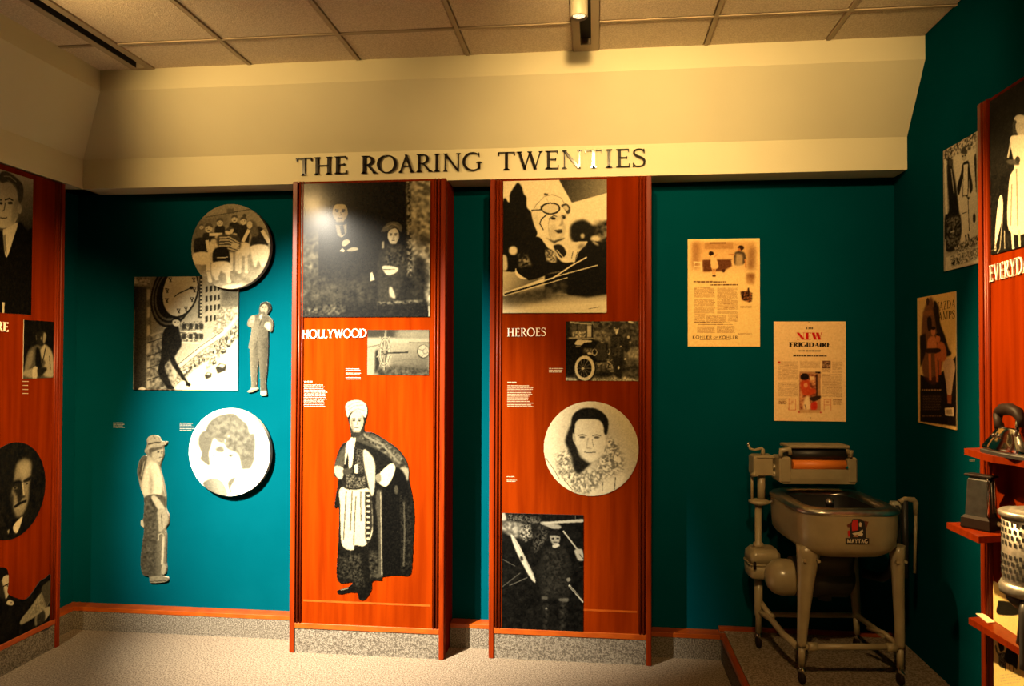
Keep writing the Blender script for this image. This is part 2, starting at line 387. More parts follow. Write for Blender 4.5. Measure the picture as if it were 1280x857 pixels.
# ------------------------------------------------------------------ lettering: a small roman alphabet built from strokes
def arc(cx, cy, rx, ry, a0, a1, n=24):
    return [(cx + rx * math.cos(math.radians(a0 + (a1 - a0) * i / n)), cy + ry * math.sin(math.radians(a0 + (a1 - a0) * i / n))) for i in range(n + 1)]
def ribbon(path, w):
    """variable-width stroke -> quads; w is a number or list"""
    ws = w if isinstance(w, list) else [w] * len(path); L, R = [], []
    for i, (x, y) in enumerate(path):
        x0, y0 = path[max(i - 1, 0)]; x1, y1 = path[min(i + 1, len(path) - 1)]
        dx, dy = x1 - x0, y1 - y0; l = math.hypot(dx, dy) or 1; nx, ny = -dy / l * ws[i] / 2, dx / l * ws[i] / 2
        L.append((x + nx, y + ny)); R.append((x - nx, y - ny))
    return [[L[i], R[i], R[i + 1], L[i + 1]] for i in range(len(path) - 1)]
def glyph(ch, serif=True, s=.118, t=.050):
    """polygons of one capital, cap height 1, and its advance width"""
    if not serif: t = s
    P = []; sh = .036; sl = .075
    def bar(x0, y0, x1, y1): P.append([(x0, y0), (x1, y0), (x1, y1), (x0, y1)])
    def ser(x, y, wd):
        if serif:
            h = sh if y < .5 else -sh
            P.append([(x - wd / 2 - sl, y), (x + wd / 2 + sl, y), (x + wd / 2 + sl * .9, y + h * .7), (x + wd / 2, y + h * 2.1), (x - wd / 2, y + h * 2.1), (x - wd / 2 - sl * .9, y + h * .7)])
    def stem(x, wd=None, y0=0, y1=1, a=True, b=True):
        wd = wd or s; bar(x - wd / 2, y0, x + wd / 2, y1)
        if a: ser(x, y0, wd)
        if b: ser(x, y1, wd)
    def diag(x0, y0, x1, y1, wd): 
        P.append([(x0 - wd / 2, y0), (x0 + wd / 2, y0), (x1 + wd / 2, y1), (x1 - wd / 2, y1)])
    def tick(x, y, d, l=.11):
        if serif: P.append([(x, y), (x, y + d * t), (x, y + d * t), (x + t * .9, y + d * l), (x + t * .9, y)] if 0 else [(x - t * .2, y), (x + t * .7, y), (x + t * .9, y + d * l), (x + t * .2, y + d * l)])
    def bowl(x, y0, y1, rx):
        cy, ry = (y0 + y1) / 2, (y1 - y0) / 2
        p = arc(x, cy, rx, ry - t / 2, -90, 90); n = len(p)
        P.extend(ribbon(p, [t + (s * 1.08 - t) * math.sin(math.pi * i / (n - 1)) ** 1.4 for i in range(n)]))
    w = .7
    if ch == 'I': stem(.19); w = .38
    elif ch == 'T': stem(.36, b=False); bar(.02, 1 - t, .70, 1); tick(.02, 1, -1, .2); tick(.66, 1, -1, .2); w = .72
    elif ch == 'H': stem(.16); stem(.68); bar(.16, .49, .68, .49 + t); w = .84
    elif ch in 'EF':
        stem(.16); bar(.16, 1 - t, .52, 1); bar(.16, .50, .45, .50 + t); tick(.50, 1, -1, .17); tick(.43, .46, 1, .13)
        if ch == 'E': bar(.16, 0, .55, t); tick(.53, 0, 1, .19)
        w = .60
    elif ch == 'L': stem(.16); bar(.16, 0, .52, t); tick(.51, 0, 1, .2); w = .56
    elif ch == 'R': stem(.16); bowl(.30, .46, 1, .24); bar(.16, 1 - t, .31, 1); bar(.16, .46, .31, .46 + t); diag(.66, 0, .34, .48, s); ser(.68, 0, .06) if serif else 0; w = .72
    elif ch == 'P': stem(.16); bowl(.30, .44, 1, .25); bar(.16, 1 - t, .31, 1); bar(.16, .44, .31, .44 + t); w = .60
    elif ch == 'D': stem(.16); bowl(.32, 0, 1, .44); bar(.16, 1 - t, .33, 1); bar(.16, 0, .33, t); w = .84
    elif ch == 'B': stem(.16); bowl(.30, .5, 1, .2); bowl(.32, 0, .54, .24); bar(.16, 1 - t, .32, 1); bar(.16, 0, .33, t); bar(.16, .49, .33, .49 + t); w = .66
    elif ch in 'OQ':
        p = arc(.45, .5, .40, .49, 0, 360, 40); n = len(p)
        P.extend(ribbon(p, [t * 1.1 + (s * 1.1 - t) * abs(math.cos(2 * math.pi * i / (n - 1))) ** 1.3 for i in range(n)])); w = .90
    elif ch in 'CG':
        p = arc(.46, .5, .41, .49, 48, 312, 36); n = len(p)
        P.extend(ribbon(p, [t * 1.1 + (s * 1.1 - t) * max(0, math.sin(math.pi * i / (n - 1))) ** 1.3 for i in range(n)]))
        tick(.72, 1, -1, .24)
        if ch == 'G': stem(.74, y0=.08, y1=.42, a=False)
        w = .86
    elif ch == 'S':
        c = [(.47, .80), (.40, .94), (.25, .975), (.11, .90), (.08, .75), (.16, .62), (.30, .53), (.43, .43), (.49, .28), (.44, .10), (.28, .025), (.12, .06), (.05, .20)]
        q = []
        for i in range(len(c) - 1):
            p0, p1, p2, p3 = c[max(i - 1, 0)], c[i], c[i + 1], c[min(i + 2, len(c) - 1)]
            for k in range(4):
                u = k / 4; q.append(tuple(.5 * (2 * b + (c_ - a) * u + (2 * a - 5 * b + 4 * c_ - d) * u * u + (3 * b - a - 3 * c_ + d) * u ** 3) for a, b, c_, d in zip(p0, p1, p2, p3)))
        q.append(c[-1]); n = len(q)
        P.extend(ribbon(q, [t + (s - t) * math.exp(-((i / (n - 1) - .5) / .2) ** 2) for i in range(n)])); tick(.45, .98, -1, .22); tick(.04, 0, 1, .24); w = .58
    elif ch == 'A': diag(.12, 0, .40, 1, t * 1.1); diag(.66, 0, .38, 1, s); bar(.20, .33, .56, .33 + t); ser(.12, 0, .03); ser(.66, 0, .07); w = .78
    elif ch == 'V': diag(.40, 0, .12, 1, s); diag(.38, 0, .66, 1, t * 1.1); ser(.12, 1, .07); ser(.66, 1, .03); w = .78
    elif ch == 'W': diag(.33, 0, .10, 1, s); diag(.31, 0, .54, 1, t * 1.1); diag(.75, 0, .52, 1, s); diag(.73, 0, .96, 1, t * 1.1); ser(.10, 1, .07); ser(.52, 1, .05); ser(.96, 1, .03); w = 1.06
    elif ch == 'M': stem(.14, t); stem(.86, s); diag(.48, .05, .16, 1, s); diag(.48, .05, .84, 1, t); w = 1.0
    elif ch == 'N': stem(.14, t * 1.1); stem(.74, t * 1.1, a=False); diag(.73, 0, .13, 1, s); w = .88
    elif ch == 'Y': stem(.37, y1=.5, b=False); diag(.38, .45, .12, 1, s); diag(.37, .45, .64, 1, t * 1.1); ser(.12, 1, .07); ser(.64, 1, .03); w = .74
    elif ch == 'K': stem(.16); diag(.20, .42, .60, 1, t * 1.1); diag(.66, 0, .30, .56, s); ser(.62, 1, .03); ser(.68, 0, .07); w = .74
    elif ch == 'Z': bar(.06, 1 - t, .60, 1); bar(.06, 0, .60, t); diag(.12, 0, .54, 1, s); tick(.06, 1, -1, .17); tick(.58, 0, 1, .17); w = .66
    elif ch == ' ': w = .35
    return P, w
def layout(text, serif=True, gap=.07, **kw):
    x = 0; out = []
    for ch in text:
        P, w_ = glyph(ch, serif, **kw); out.append((ch, [[(a + x, b) for a, b in q] for q in P])); x += w_ + gap
    return out, x - gap
def raised_text(parent, text, pl0, pr0, capz, plane, axis, depth, m, gap=.07, **kw):
    """letters standing on a wall plane: baseline from pixel pl0 to pr0, cap height in metres"""
    a, b = at(*pl0, axis, plane), at(*pr0, axis, plane)
    L, W = layout(text, gap=gap, **kw); ex = (b - a) / W
    nrm = Vector((0, -1, 0)) if axis == 1 else (Vector((-1, 0, 0)) if plane > 0 else Vector((1, 0, 0)))
    for ch, polys in L:
        if not polys: continue
        mb = MB()
        for q in polys:
            f = lambda u, v: a + ex * u + Vector((0, 0, capz * v))
            mb.prism(q, lambda u, v: f(u, v), lambda u, v: f(u, v) + nrm * depth)
        mb.build('letter', m, parent)
title = thing('raised_lettering', (at(590, 215, 1, DB)), 'black raised letters reading THE ROARING TWENTIES on the cream soffit', 'lettering')
CAP = .094
raised_text(title, 'THE', (369, 221.5), (433.5, 218.5), CAP, DB, 1, .012, 'black_gloss', .06)
raised_text(title, 'ROARING', (450, 218.5), (601, 213.5), CAP, DB, 1, .012, 'black_gloss', .06)
raised_text(title, 'TWENTIES', (621, 213.2), (807, 207.5), CAP, DB, 1, .012, 'black_gloss', .06)
hA = thing('heading', (0, 0, 0)); hA.parent = panelA; hA.location = (0, 0, 0); ORIG[hA.name] = ORIG[panelA.name]
raised_text(hA, 'HOLLYWOOD', (378, 424.5), (458.5, 422.5), .045, D1 + .012, 1, .008, 'white_letter', .05)
hB = thing('heading', (0, 0, 0)); hB.parent = panelB; ORIG[hB.name] = ORIG[panelB.name]
raised_text(hB, 'HEROES', (634, 420.5), (682.5, 419.5), .043, D2 + .012, 1, .006, 'white_letter', .09)
hR = thing('heading', (0, 0, 0)); hR.parent = panelR; ORIG[hR.name] = ORIG[panelR.name]
raised_text(hR, 'EVERYDAY', (1238, 348.5), (1296, 333.0), .058, XQ + .012, 0, .006, 'white_letter', .05)
hL = thing('heading', (0, 0, 0)); hL.parent = panelL; ORIG[hL.name] = ORIG[panelL.name]
raised_text(hL, 'LITERATURE', (-73, 413), (9.5, 418.6), .047, XP - .012, 0, .006, 'white_letter', .05)

# small white caption texts: rows of word-long dashes, a hair proud of the surface
def caption(parent, name, box, rows, plane, axis, m='caption', head=False, fill=1.0, standalone=None):
    x0, y0, x1, y1 = box; mb = MB(); rng = random.Random(int(x0 * 7 + y0))
    ph = (y1 - y0) / rows
    nrm = Vector((0, -1, 0)) if axis == 1 else (Vector((-1, 0, 0)) if plane > 0 else Vector((1, 0, 0)))
    for r in range(rows):
        if head and r == 1: continue
        yy = y0 + ph * r; end = x0 + (x1 - x0) * (.35 if (head and r == 0) else rng.uniform(.78, 1.0) * fill)
        x = x0; hh = ph * (.46 if not (head and r == 0) else .8)
        while x < end:
            wd = min(rng.uniform(1.6, 6.0), end - x)
            q = [at(x, yy + hh, axis, plane), at(x + wd, yy + hh, axis, plane), at(x + wd, yy, axis, plane), at(x, yy, axis, plane)]
            mb.loops([[p for p in q], [p + nrm * .0012 for p in q]], smooth=False)
            x += wd + .55
    return mb.build(name, m, parent)
fA, fB = D1 + .012, D2 + .012
caption(panelA, 'caption', (380.5, 477.5, 411, 511), 15, fA, 1, 'white_ink', head=True)
for yy in (461.5, 467, 472.5): caption(panelA, 'caption', (432.5, yy, 454, yy + 3.6), 2, fA, 1, 'white_ink')
caption(panelB, 'caption', (634.5, 477, 667, 509.5), 15, fB, 1, head=True)
caption(panelB, 'caption', (686.5, 459.5, 705, 466), 3, fB, 1)
caption(panelB, 'caption', (634.5, 595, 645, 597), 1, fB, 1); caption(panelB, 'caption', (634.5, 599.5, 648, 602.5), 2, fB, 1)
for yy in (480, 485, 490, 495): caption(panelL, 'caption', (28.5, yy, 36, yy + 2.0), 1, XP - .012, 0)
c1 = caption(None, 'wall_caption', (142.5, 531, 157, 538.5), 4, DW, 1, 'white_ink'); c1['label'] = 'tiny white caption text on teal wall above the cowboy cutout'; c1['category'] = 'caption'
c2 = caption(None, 'wall_caption', (225.5, 531, 244, 542), 5, DW, 1, 'white_ink'); c2['label'] = 'tiny white caption text on teal wall beside the bobbed hair portrait'; c2['category'] = 'caption'
c3 = caption(None, 'wall_caption', (1213, 570.5, 1221, 573.5), 2, XR, 0, 'white_ink'); c3['label'] = 'tiny white caption on the teal side wall under the shelf tip'; c3['category'] = 'caption'

# ------------------------------------------------------------------ printed pictures
# Each picture is a board with a finely divided sheet on it; the ink is a colour per vertex,
# composed below from shapes (polygons, ellipses, strokes, text rows, grain).
def blur2(a, r):
    if r < .3: return a
    n = max(1, int(math.ceil(r * 2))); k = np.exp(-.5 * (np.arange(-n, n + 1) / r) ** 2); k /= k.sum()
    for ax in (0, 1):
        p = np.pad(a, [(n, n) if i == ax else (0, 0) for i in range(a.ndim)], mode='edge'); o = np.zeros_like(a)
        for i, kv in enumerate(k): o += kv * (p[i:i + a.shape[0]] if ax == 0 else p[:, i:i + a.shape[1]])
        a = o
    return a
class Ink:
    """paints on the vertices of a sheet; coordinates are pixels of a crop of the photograph (offset, scale)"""
    def __init__(s, X, Y, step, base):
        s.X, s.Y, s.step = X, Y, step; s.A = np.empty(X.shape + (3,)); s.A[:] = s.col(base); s.T = (0, 0, 1); s.rng = np.random.default_rng(int(abs(X[0, 0] * 13 + Y[0, 0])))
    def col(s, c): return np.array((c, c, c) if np.isscalar(c) else c, float)
    def at(s, ox, oy, sc): s.T = (ox, oy, sc); return s
    def tr(s, pts): ox, oy, sc = s.T; return [(x / sc + ox, y / sc + oy) for x, y in pts]
    def mix(s, m, c, sl=None):
        c = s.col(c)
        if sl is None: s.A += m[..., None] * (c - s.A)
        else: s.A[sl] += m[..., None] * (c - s.A[sl])
    def win(s, x0, y0, x1, y1):
        ok = (s.X >= x0) & (s.X <= x1) & (s.Y >= y0) & (s.Y <= y1)
        r = np.where(ok.any(1))[0]; c = np.where(ok.any(0))[0]
        return None if len(r) == 0 or len(c) == 0 else (slice(r[0], r[-1] + 1), slice(c[0], c[-1] + 1))
    def inside(s, pts, sl):
        X, Y = s.X[sl], s.Y[sl]; m = np.zeros(X.shape, bool); n = len(pts)
        for i in range(n):
            (x0, y0), (x1, y1) = pts[i], pts[(i + 1) % n]
            if y0 == y1: continue
            m ^= ((y0 > Y) != (y1 > Y)) & (X < (x1 - x0) * (Y - y0) / (y1 - y0) + x0)
        return m
    def p(s, c, pts, soft=.35, a=1.0, smooth=False):
        q = s.tr(pts)
        if smooth: q = spline(q)
        e = soft * 3 + 1; xs = [v[0] for v in q]; ys = [v[1] for v in q]
        sl = s.win(min(xs) - e, min(ys) - e, max(xs) + e, max(ys) + e)
        if sl is None: return s
        s.mix(blur2(s.inside(q, sl).astype(float), soft / s.step) * a, c, sl); return s
    def sp(s, c, pts, soft=.35, a=1.0): return s.p(c, pts, soft, a, True)
    def e(s, c, cx, cy, rx, ry, rot=0, soft=.35, a=1.0):
        t = math.radians(rot); n = 28
        return s.p(c, [(cx + rx * math.cos(u) * math.cos(t) - ry * math.sin(u) * math.sin(t), cy + rx * math.cos(u) * math.sin(t) + ry * math.sin(u) * math.cos(t)) for u in [2 * math.pi * k / n for k in range(n)]], soft, a)
    def l(s, c, w_, *pts, soft=.3, a=1.0):
        for q in ribbon(list(pts), w_): s.p(c, q, soft, a)
        return s
    def grain(s, amp, r=0.0, where=None):
        n = s.rng.normal(size=s.X.shape); n = blur2(n, r / s.step) if r else n; n /= n.std() + 1e-9
        d = n * amp
        if where is not None: d = d * where
        s.A += d[..., None]; return s
    def mott(s, c0, c1, r, pts, soft=.5, k=.62):
        """mottled patch between two tones inside a polygon"""
        q = s.tr(pts); xs = [v[0] for v in q]; ys = [v[1] for v in q]; sl = s.win(min(xs) - 2, min(ys) - 2, max(xs) + 2, max(ys) + 2)
        if sl is None: return s
        m = blur2(s.inside(q, sl).astype(float), soft / s.step); n = blur2(s.rng.normal(size=m.shape), r / s.step); n = (n - n.mean()) / (n.std() + 1e-9)
        t = np.clip(.5 + .5 * n * k, 0, 1)[..., None]; cc = s.col(c0) * (1 - t) + s.col(c1) * t
        s.A[sl] += m[..., None] * (cc - s.A[sl]); return s
    def grad(s, c0, c1, p0, p1, pts=None, soft=.4):
        (x0, y0), (x1, y1) = s.tr([p0, p1]); d = (x1 - x0) ** 2 + (y1 - y0) ** 2
        t = np.clip(((s.X - x0) * (x1 - x0) + (s.Y - y0) * (y1 - y0)) / d, 0, 1)[..., None]
        cc = s.col(c0) * (1 - t) + s.col(c1) * t
        if pts is None: s.A[:] = cc; return s
        sl = (slice(None), slice(None)); m = blur2(s.inside(s.tr(pts), sl).astype(float), soft / s.step); s.A += m[..., None] * (cc - s.A); return s
    def rows(s, c, x0, y0, x1, y1, n, a=.8, thick=.55, rag=.1):
        h = (y1 - y0) / n
        for i in range(n):
            x = x0; end = x1 - (x1 - x0) * s.rng.uniform(0, rag)
            while x < end:
                wd = min(s.rng.uniform(.03, .13) * (x1 - x0) + 2, end - x); y = y0 + h * i
                s.p(c, [(x, y), (x + wd, y), (x + wd, y + h * thick), (x, y + h * thick)], .2, a * s.rng.uniform(.7, 1)); x += wd + h * .25
        return s
    def text(k_, c, txt, x0, y0, x1, y1, serif=True, gap=.07, soft=.18, **kw):
        """capitals: baseline y1, cap line y0; y may be given as (left,right) pairs"""
        L, W = layout(txt, serif, gap, **kw); y0 = y0 if isinstance(y0, tuple) else (y0, y0); y1 = y1 if isinstance(y1, tuple) else (y1, y1)
        for ch, polys in L:
            for q in polys:
                k_.p(c, [(x0 + (x1 - x0) * u / W, (y1[0] + (y1[1] - y1[0]) * u / W) * (1 - v) + (y0[0] + (y0[1] - y0[0]) * u / W) * v) for u, v in q], soft)
        return k_
def spline(q, n=6):
    out = []; m = len(q)
    for i in range(m):
        p0, p1, p2, p3 = q[i - 1], q[i], q[(i + 1) % m], q[(i + 2) % m]
        for k in range(n):
            u = k / n
            out.append(tuple(.5 * (2 * b + (c - a) * u + (2 * a - 5 * b + 4 * c - d) * u * u + (3 * b - a - 3 * c + d) * u ** 3) for a, b, c, d in zip(p0, p1, p2, p3)))
    return out
SEPIA = np.array([1.0, 0.92, 0.70]); SEPK = np.array([1.0, 0.87, 0.55])
def picture(name, label, cat, corners, axis, plane, paint, base=128, thick=.008, dens=1.8, m='print', outline=None, group=None, tone=SEPIA, edge='board', behind=0.0, smooth_outline=True):
    """corners TL,TR,BR,BL in photograph pixels; the sheet lies on the wall plane, lifted by thick (+behind)"""
    sgn = -1 if (axis == 1 or plane > 0) else 1
    front = plane + sgn * (thick + behind)
    c3 = [at(*c, axis, front) for c in corners]
    ha = 0 if axis == 1 else 1                     # horizontal world axis
    l_, r_ = (c3[0][ha] + c3[3][ha]) / 2, (c3[1][ha] + c3[2][ha]) / 2
    t_, b_ = (c3[0].z + c3[1].z) / 2, (c3[3].z + c3[2].z) / 2
    wpx = max(abs(corners[1][0] - corners[0][0]), abs(corners[2][0] - corners[3][0])); hpx = max(abs(corners[3][1] - corners[0][1]), abs(corners[2][1] - corners[1][1]))
    dx = dens if axis == 1 else dens * 1.6
    nx, ny = int(wpx * dx) + 2, int(hpx * dens) + 2
    U, V = np.meshgrid(np.linspace(0, 1, nx), np.linspace(0, 1, ny))
    C = np.array(corners, float)
    def bil(k): return (C[0, k] * (1 - U) + C[1, k] * U) * (1 - V) + (C[3, k] * (1 - U) + C[2, k] * U) * V
    ink = Ink(bil(0), bil(1), 1 / dens, base); paint(ink)
    A = np.clip(ink.A, 4, 235) / 255.0; Lc = np.where(A <= .04045, A / 12.92, ((A + .055) / 1.055) ** 2.4) * np.array(tone)
    H = l_ + (r_ - l_) * U; Z = t_ + (b_ - t_) * V
    def P3(h, z, d): return (h, d, z) if axis == 1 else (d, h, z)
    back = plane + sgn * (behind + (0.0005 if behind == 0 else 0)); body_front = front - sgn * .0012
    # backing board
    if outline is None: o2 = [(0, 0), (1, 0), (1, 1), (0, 1)]
    elif outline == 'round': o2 = [(.5 + .5 * math.cos(2 * math.pi * k / 72), .5 + .5 * math.sin(2 * math.pi * k / 72)) for k in range(72)]
    else:
        q = spline(outline, 4) if smooth_outline else outline
        o2 = []
        for x, y in q:      # photograph pixel -> sheet coordinate
            w3 = at(x, y, axis, front); o2.append(((w3[ha] - l_) / (r_ - l_), (w3.z - t_) / (b_ - t_)))
    mb = MB(); f = lambda u, v, d: P3(l_ + (r_ - l_) * u, t_ + (b_ - t_) * v, d)
    mb.prism(o2, lambda u, v: f(u, v, back), lambda u, v: f(u, v, body_front))
    o = mb.build(name, edge); o['label'] = label; o['category'] = cat
    if group: o['group'] = group
    if behind:
        cu, cv = (.5, .5)
        MB().cyl(f(cu, cv, plane), f(cu, cv, back), .02, n=12).build('standoff', 'board_dark', o)
    # printed sheet
    idx = np.arange(nx * ny).reshape(ny, nx)
    quads = np.stack([idx[1:, :-1], idx[1:, 1:], idx[:-1, 1:], idx[:-1, :-1]], -1).reshape(-1, 4)
    if outline is not None:
        uc = (U[:-1, :-1] + U[1:, 1:]) / 2; vc = (V[:-1, :-1] + V[1:, 1:]) / 2
        g = Ink(uc, vc, 1, 0); keep = g.inside(o2, (slice(None), slice(None))).reshape(-1); quads = quads[keep]
    if axis == 0 and plane > 0: quads = quads      # faces look at -x
    org = ORIG[o.name]; co = np.stack([H, np.full_like(H, front), Z], -1) if axis == 1 else np.stack([np.full_like(H, front), H, Z], -1)
    co = co.reshape(-1, 3) - org
    used = np.zeros(nx * ny, bool); used[quads.reshape(-1)] = True; remap = np.cumsum(used) - 1
    co = co[used]; quads = remap[quads]; cols = Lc.reshape(-1, 3)[used]
    me = bpy.data.meshes.new('printed_sheet'); me.vertices.add(len(co)); me.vertices.foreach_set('co', co.astype(np.float32).reshape(-1))
    me.loops.add(quads.size); me.loops.foreach_set('vertex_index', quads.astype(np.int32).reshape(-1))
    me.polygons.add(len(quads)); me.polygons.foreach_set('loop_start', np.arange(0, quads.size, 4, dtype=np.int32)); me.polygons.foreach_set('loop_total', np.full(len(quads), 4, np.int32))
    me.update(calc_edges=True)
    ca = me.color_attributes.new('ink', 'FLOAT_COLOR', 'POINT'); ca.data.foreach_set('color', np.concatenate([cols, np.ones((len(cols), 1))], 1).astype(np.float32).reshape(-1))
    me.materials.append(M[m]); me.validate()
    so = bpy.data.objects.new('printed_sheet', me); COL.objects.link(so); so.parent = o
    return o
def rect_px(axis, plane, h0, h1, z0, z1):
    """pixel corners TL,TR,BR,BL of a wall rectangle"""
    f = (lambda h, z: proj((h, plane, z))) if axis == 1 else (lambda h, z: proj((plane, h, z)))
    return [f(h0, z1), f(h1, z1), f(h1, z0), f(h0, z0)]
def face(k, cx, cy, w_, h_, sk, dk, tilt=0, turn=0.0):
    """a plain generic face: brow shade, eyes, nose, mouth; w_,h_ half sizes"""
    k.e(sk, cx, cy, w_, h_, tilt); k.p(sk, [(cx - w_ * .85, cy), (cx + w_ * .85, cy), (cx + w_ * .5, cy + h_ * 1.02), (cx - w_ * .5, cy + h_ * 1.02)], .5)
    d = turn * w_; hf = np.array(sk) * .62 + np.array(dk) * .38
    k.p(hf, [(cx + w_ * .55, cy - h_ * .7), (cx + w_ * .95, cy - h_ * .3), (cx + w_ * .9, cy + h_ * .45), (cx + w_ * .45, cy + h_ * .98), (cx + w_ * .62, cy + h_ * .2)], h_ * .012 + .5, .75); k.p(hf, [(cx - w_ * .6, cy + h_ * .9), (cx + w_ * .6, cy + h_ * .9), (cx + w_ * .4, cy + h_ * 1.04), (cx - w_ * .4, cy + h_ * 1.04)], .6, .6)
    for s_ in (-1, 1):
        k.l(dk, h_ * .11, (cx + d + s_ * w_ * .18, cy - h_ * .20), (cx + d + s_ * w_ * .66, cy - h_ * .24)); k.e(hf, cx + d + s_ * w_ * .40, cy - h_ * .09, w_ * .26, h_ * .13, 0, .5, .7); k.e(dk, cx + d + s_ * w_ * .40, cy - h_ * .05, w_ * .17, h_ * .07)
    k.l(dk, w_ * .10, (cx + d * 1.3 + w_ * .08, cy), (cx + d * 1.3 + w_ * .14, cy + h_ * .30), (cx + d * 1.3 - w_ * .08, cy + h_ * .34), a=.6)
    k.l(dk, h_ * .09, (cx + d - w_ * .30, cy + h_ * .60), (cx + d + w_ * .30, cy + h_ * .60), a=.85)

# --- doorstep picture at the top of the first panel
def pt_doorstep(k):
    k.at(370, 220, 4.76)
    k.mott(40, 105, 1.6, [(20, 50), (135, 50), (132, 640), (20, 640)]); k.grad(95, 30, (30, 60), (150, 330), [(20, 50), (160, 50), (140, 350), (20, 350)], 6)
    k.mott(14, 44, 2.0, [(20, 590), (420, 560), (470, 760), (20, 780)], 6); k.e(80, 120, 690, 150, 45, 0, 8, .4)  # the soft ellipse is a reflected glow painted into the ink
    k.mott(90, 190, 1.6, [(655, 20), (800, 20), (800, 840), (775, 740), (700, 610), (665, 330)], 1.5); k.e(40, 760, 380, 35, 28, 0, 3, .8); k.mott(14, 40, 2, [(705, 480), (760, 490), (785, 620), (760, 740), (690, 740), (690, 600)], 3)
    k.mott(30, 150, .9, [(655, 30), (680, 30), (690, 600), (660, 600)], 1.2, .8)
    k.p(12, [(140, 470), (420, 470), (440, 610), (150, 600)], 5, .6)
    k.p(20, [(150, 330), (225, 290), (320, 290), (400, 400), (420, 600), (140, 590)], 5, .7)
    face(k, 260, 222, 46, 58, 205, 25); k.sp(10, [(204, 235), (198, 190), (212, 145), (260, 128), (304, 146), (318, 190), (312, 235), (302, 190), (285, 176), (232, 178), (216, 192)], .4)
    k.p(150, [(232, 298), (262, 300), (280, 300), (300, 290), (300, 345), (272, 375), (245, 360)]); k.p(20, [(258, 305), (280, 300), (290, 350), (272, 362)])
    k.sp(175, [(278, 395), (305, 384), (322, 400), (290, 424), (272, 420)]); k.sp(150, [(300, 450), (345, 428), (372, 442), (330, 455)]); k.p(190, [(258, 455), (275, 435), (290, 450), (285, 460)])
    k.sp(38, [(490, 500), (530, 410), (600, 400), (645, 430), (660, 520), (640, 600), (600, 720), (500, 760)], 1.2); k.mott(26, 75, 1.0, [(535, 420), (640, 425), (655, 540), (520, 545)], 2, .7)
    face(k, 578, 356, 34, 48, 212, 30); k.sp(30, [(543, 345), (560, 322), (605, 312), (615, 350), (625, 330), (600, 300), (545, 310)], .4)
    k.sp(95, [(505, 335), (525, 300), (555, 278), (600, 275), (628, 300), (625, 335), (590, 308), (545, 328)], .5); k.l(140, 5, (530, 310), (570, 288), (610, 300))
    k.sp(185, [(512, 545), (545, 535), (605, 548), (600, 572), (560, 592), (535, 585)], .5); k.l(60, 4, (520, 560), (590, 556)); k.p(160, [(510, 395), (525, 390), (525, 430), (512, 435)], .6)
    k.p(165, [(443, 580), (455, 575), (470, 622), (443, 630)]); k.sp(150, [(555, 665), (575, 670), (592, 728), (560, 715)], .8); k.mott(15, 130, 1.0, [(480, 752), (750, 735), (750, 750), (480, 775)], 1)
    k.p(12, [(20, 780), (790, 762), (790, 840), (20, 850)], 4); k.mott(10, 80, 1.1, [(30, 790), (280, 770), (290, 830), (30, 840)], 3, .6); k.p(150, [(783, 770), (795, 770), (795, 835), (785, 835)])
    k.grain(5, .8)
picture('doorstep_photograph', 'large dark photograph of a man and child seated in a doorway', 'photograph', [(375.3, 232.4), (537, 225.5), (536.3, 395.5), (375.8, 398.5)], 1, fA, pt_doorstep, 20, m='print_gloss', edge='board_dark', tone=SEPK * .62)

# --- helm picture (ship's wheel on deck)
def pt_helm(k):
    k.at(450, 405, 11.43)
    k.grad(120, 175, (100, 100), (100, 350)); k.p(70, [(100, 90), (560, 90), (480, 140), (520, 200), (100, 215)], 2); k.p(190, [(500, 130), (700, 90), (985, 80), (985, 205), (600, 195)], 3, .8)
    k.p(205, [(100, 215), (985, 205), (985, 262), (100, 330)], 1); k.p(110, [(100, 345), (290, 300), (290, 315), (100, 358)], .4); k.p(190, [(100, 360), (240, 340), (220, 740), (100, 740)], 1.2)
    k.p(90, [(700, 262), (985, 262), (985, 275), (700, 280)], .5); k.grad(185, 90, (600, 300), (700, 740), [(450, 280), (985, 280), (985, 740), (450, 740)], 2)
    k.mott(55, 110, 1.0, [(220, 640), (500, 600), (985, 640), (985, 740), (220, 740)], 2); k.p(45, [(220, 390), (262, 380), (300, 600), (220, 720)], 1)
    k.e(205, 355, 405, 92, 215, 3); k.e(70, 355, 405, 84, 203, 3); k.e(200, 355, 405, 76, 193, 3); k.e(110, 352, 405, 50, 165, 3)
    for a_ in range(0, 180, 36):
        c_, s_ = math.cos(math.radians(a_ + 18)), math.sin(math.radians(a_ + 18)); k.l(190, 14, (352 - 118 * c_, 405 - 262 * s_), (352 + 118 * c_, 405 + 262 * s_)); k.l(80, 3, (352 - 110 * c_ + 8, 405 - 250 * s_), (352 + 110 * c_ + 8, 405 + 250 * s_))
    k.e(70, 365, 420, 40, 32); k.e(150, 355, 415, 18, 20); k.l(60, 22, (400, 425), (690, 410)); k.p(150, [(355, 100), (378, 100), (378, 190), (358, 190)], .3)
    k.e(60, 905, 395, 88, 100); k.e(205, 908, 390, 80, 90); k.e(120, 932, 392, 36, 40); k.e(200, 936, 390, 30, 33)
    for a_ in (20, 110, 200, 290): k.l(80, 5, (932 + 34 * math.cos(math.radians(a_)), 392 + 38 * math.sin(math.radians(a_))), (908 + 80 * math.cos(math.radians(a_)), 390 + 90 * math.sin(math.radians(a_))))
    k.l(90, 6, (440, 560), (600, 520), (985, 500), a=.5); k.grain(5, .5)
picture('helm_picture', 'small pale picture of a ship wheel under the HOLLYWOOD heading', 'picture', [(459, 414), (536, 412), (536.3, 469.5), (459.6, 469.8)], 1, fA, pt_helm, 150, thick=.004, tone=SEPK * .21)

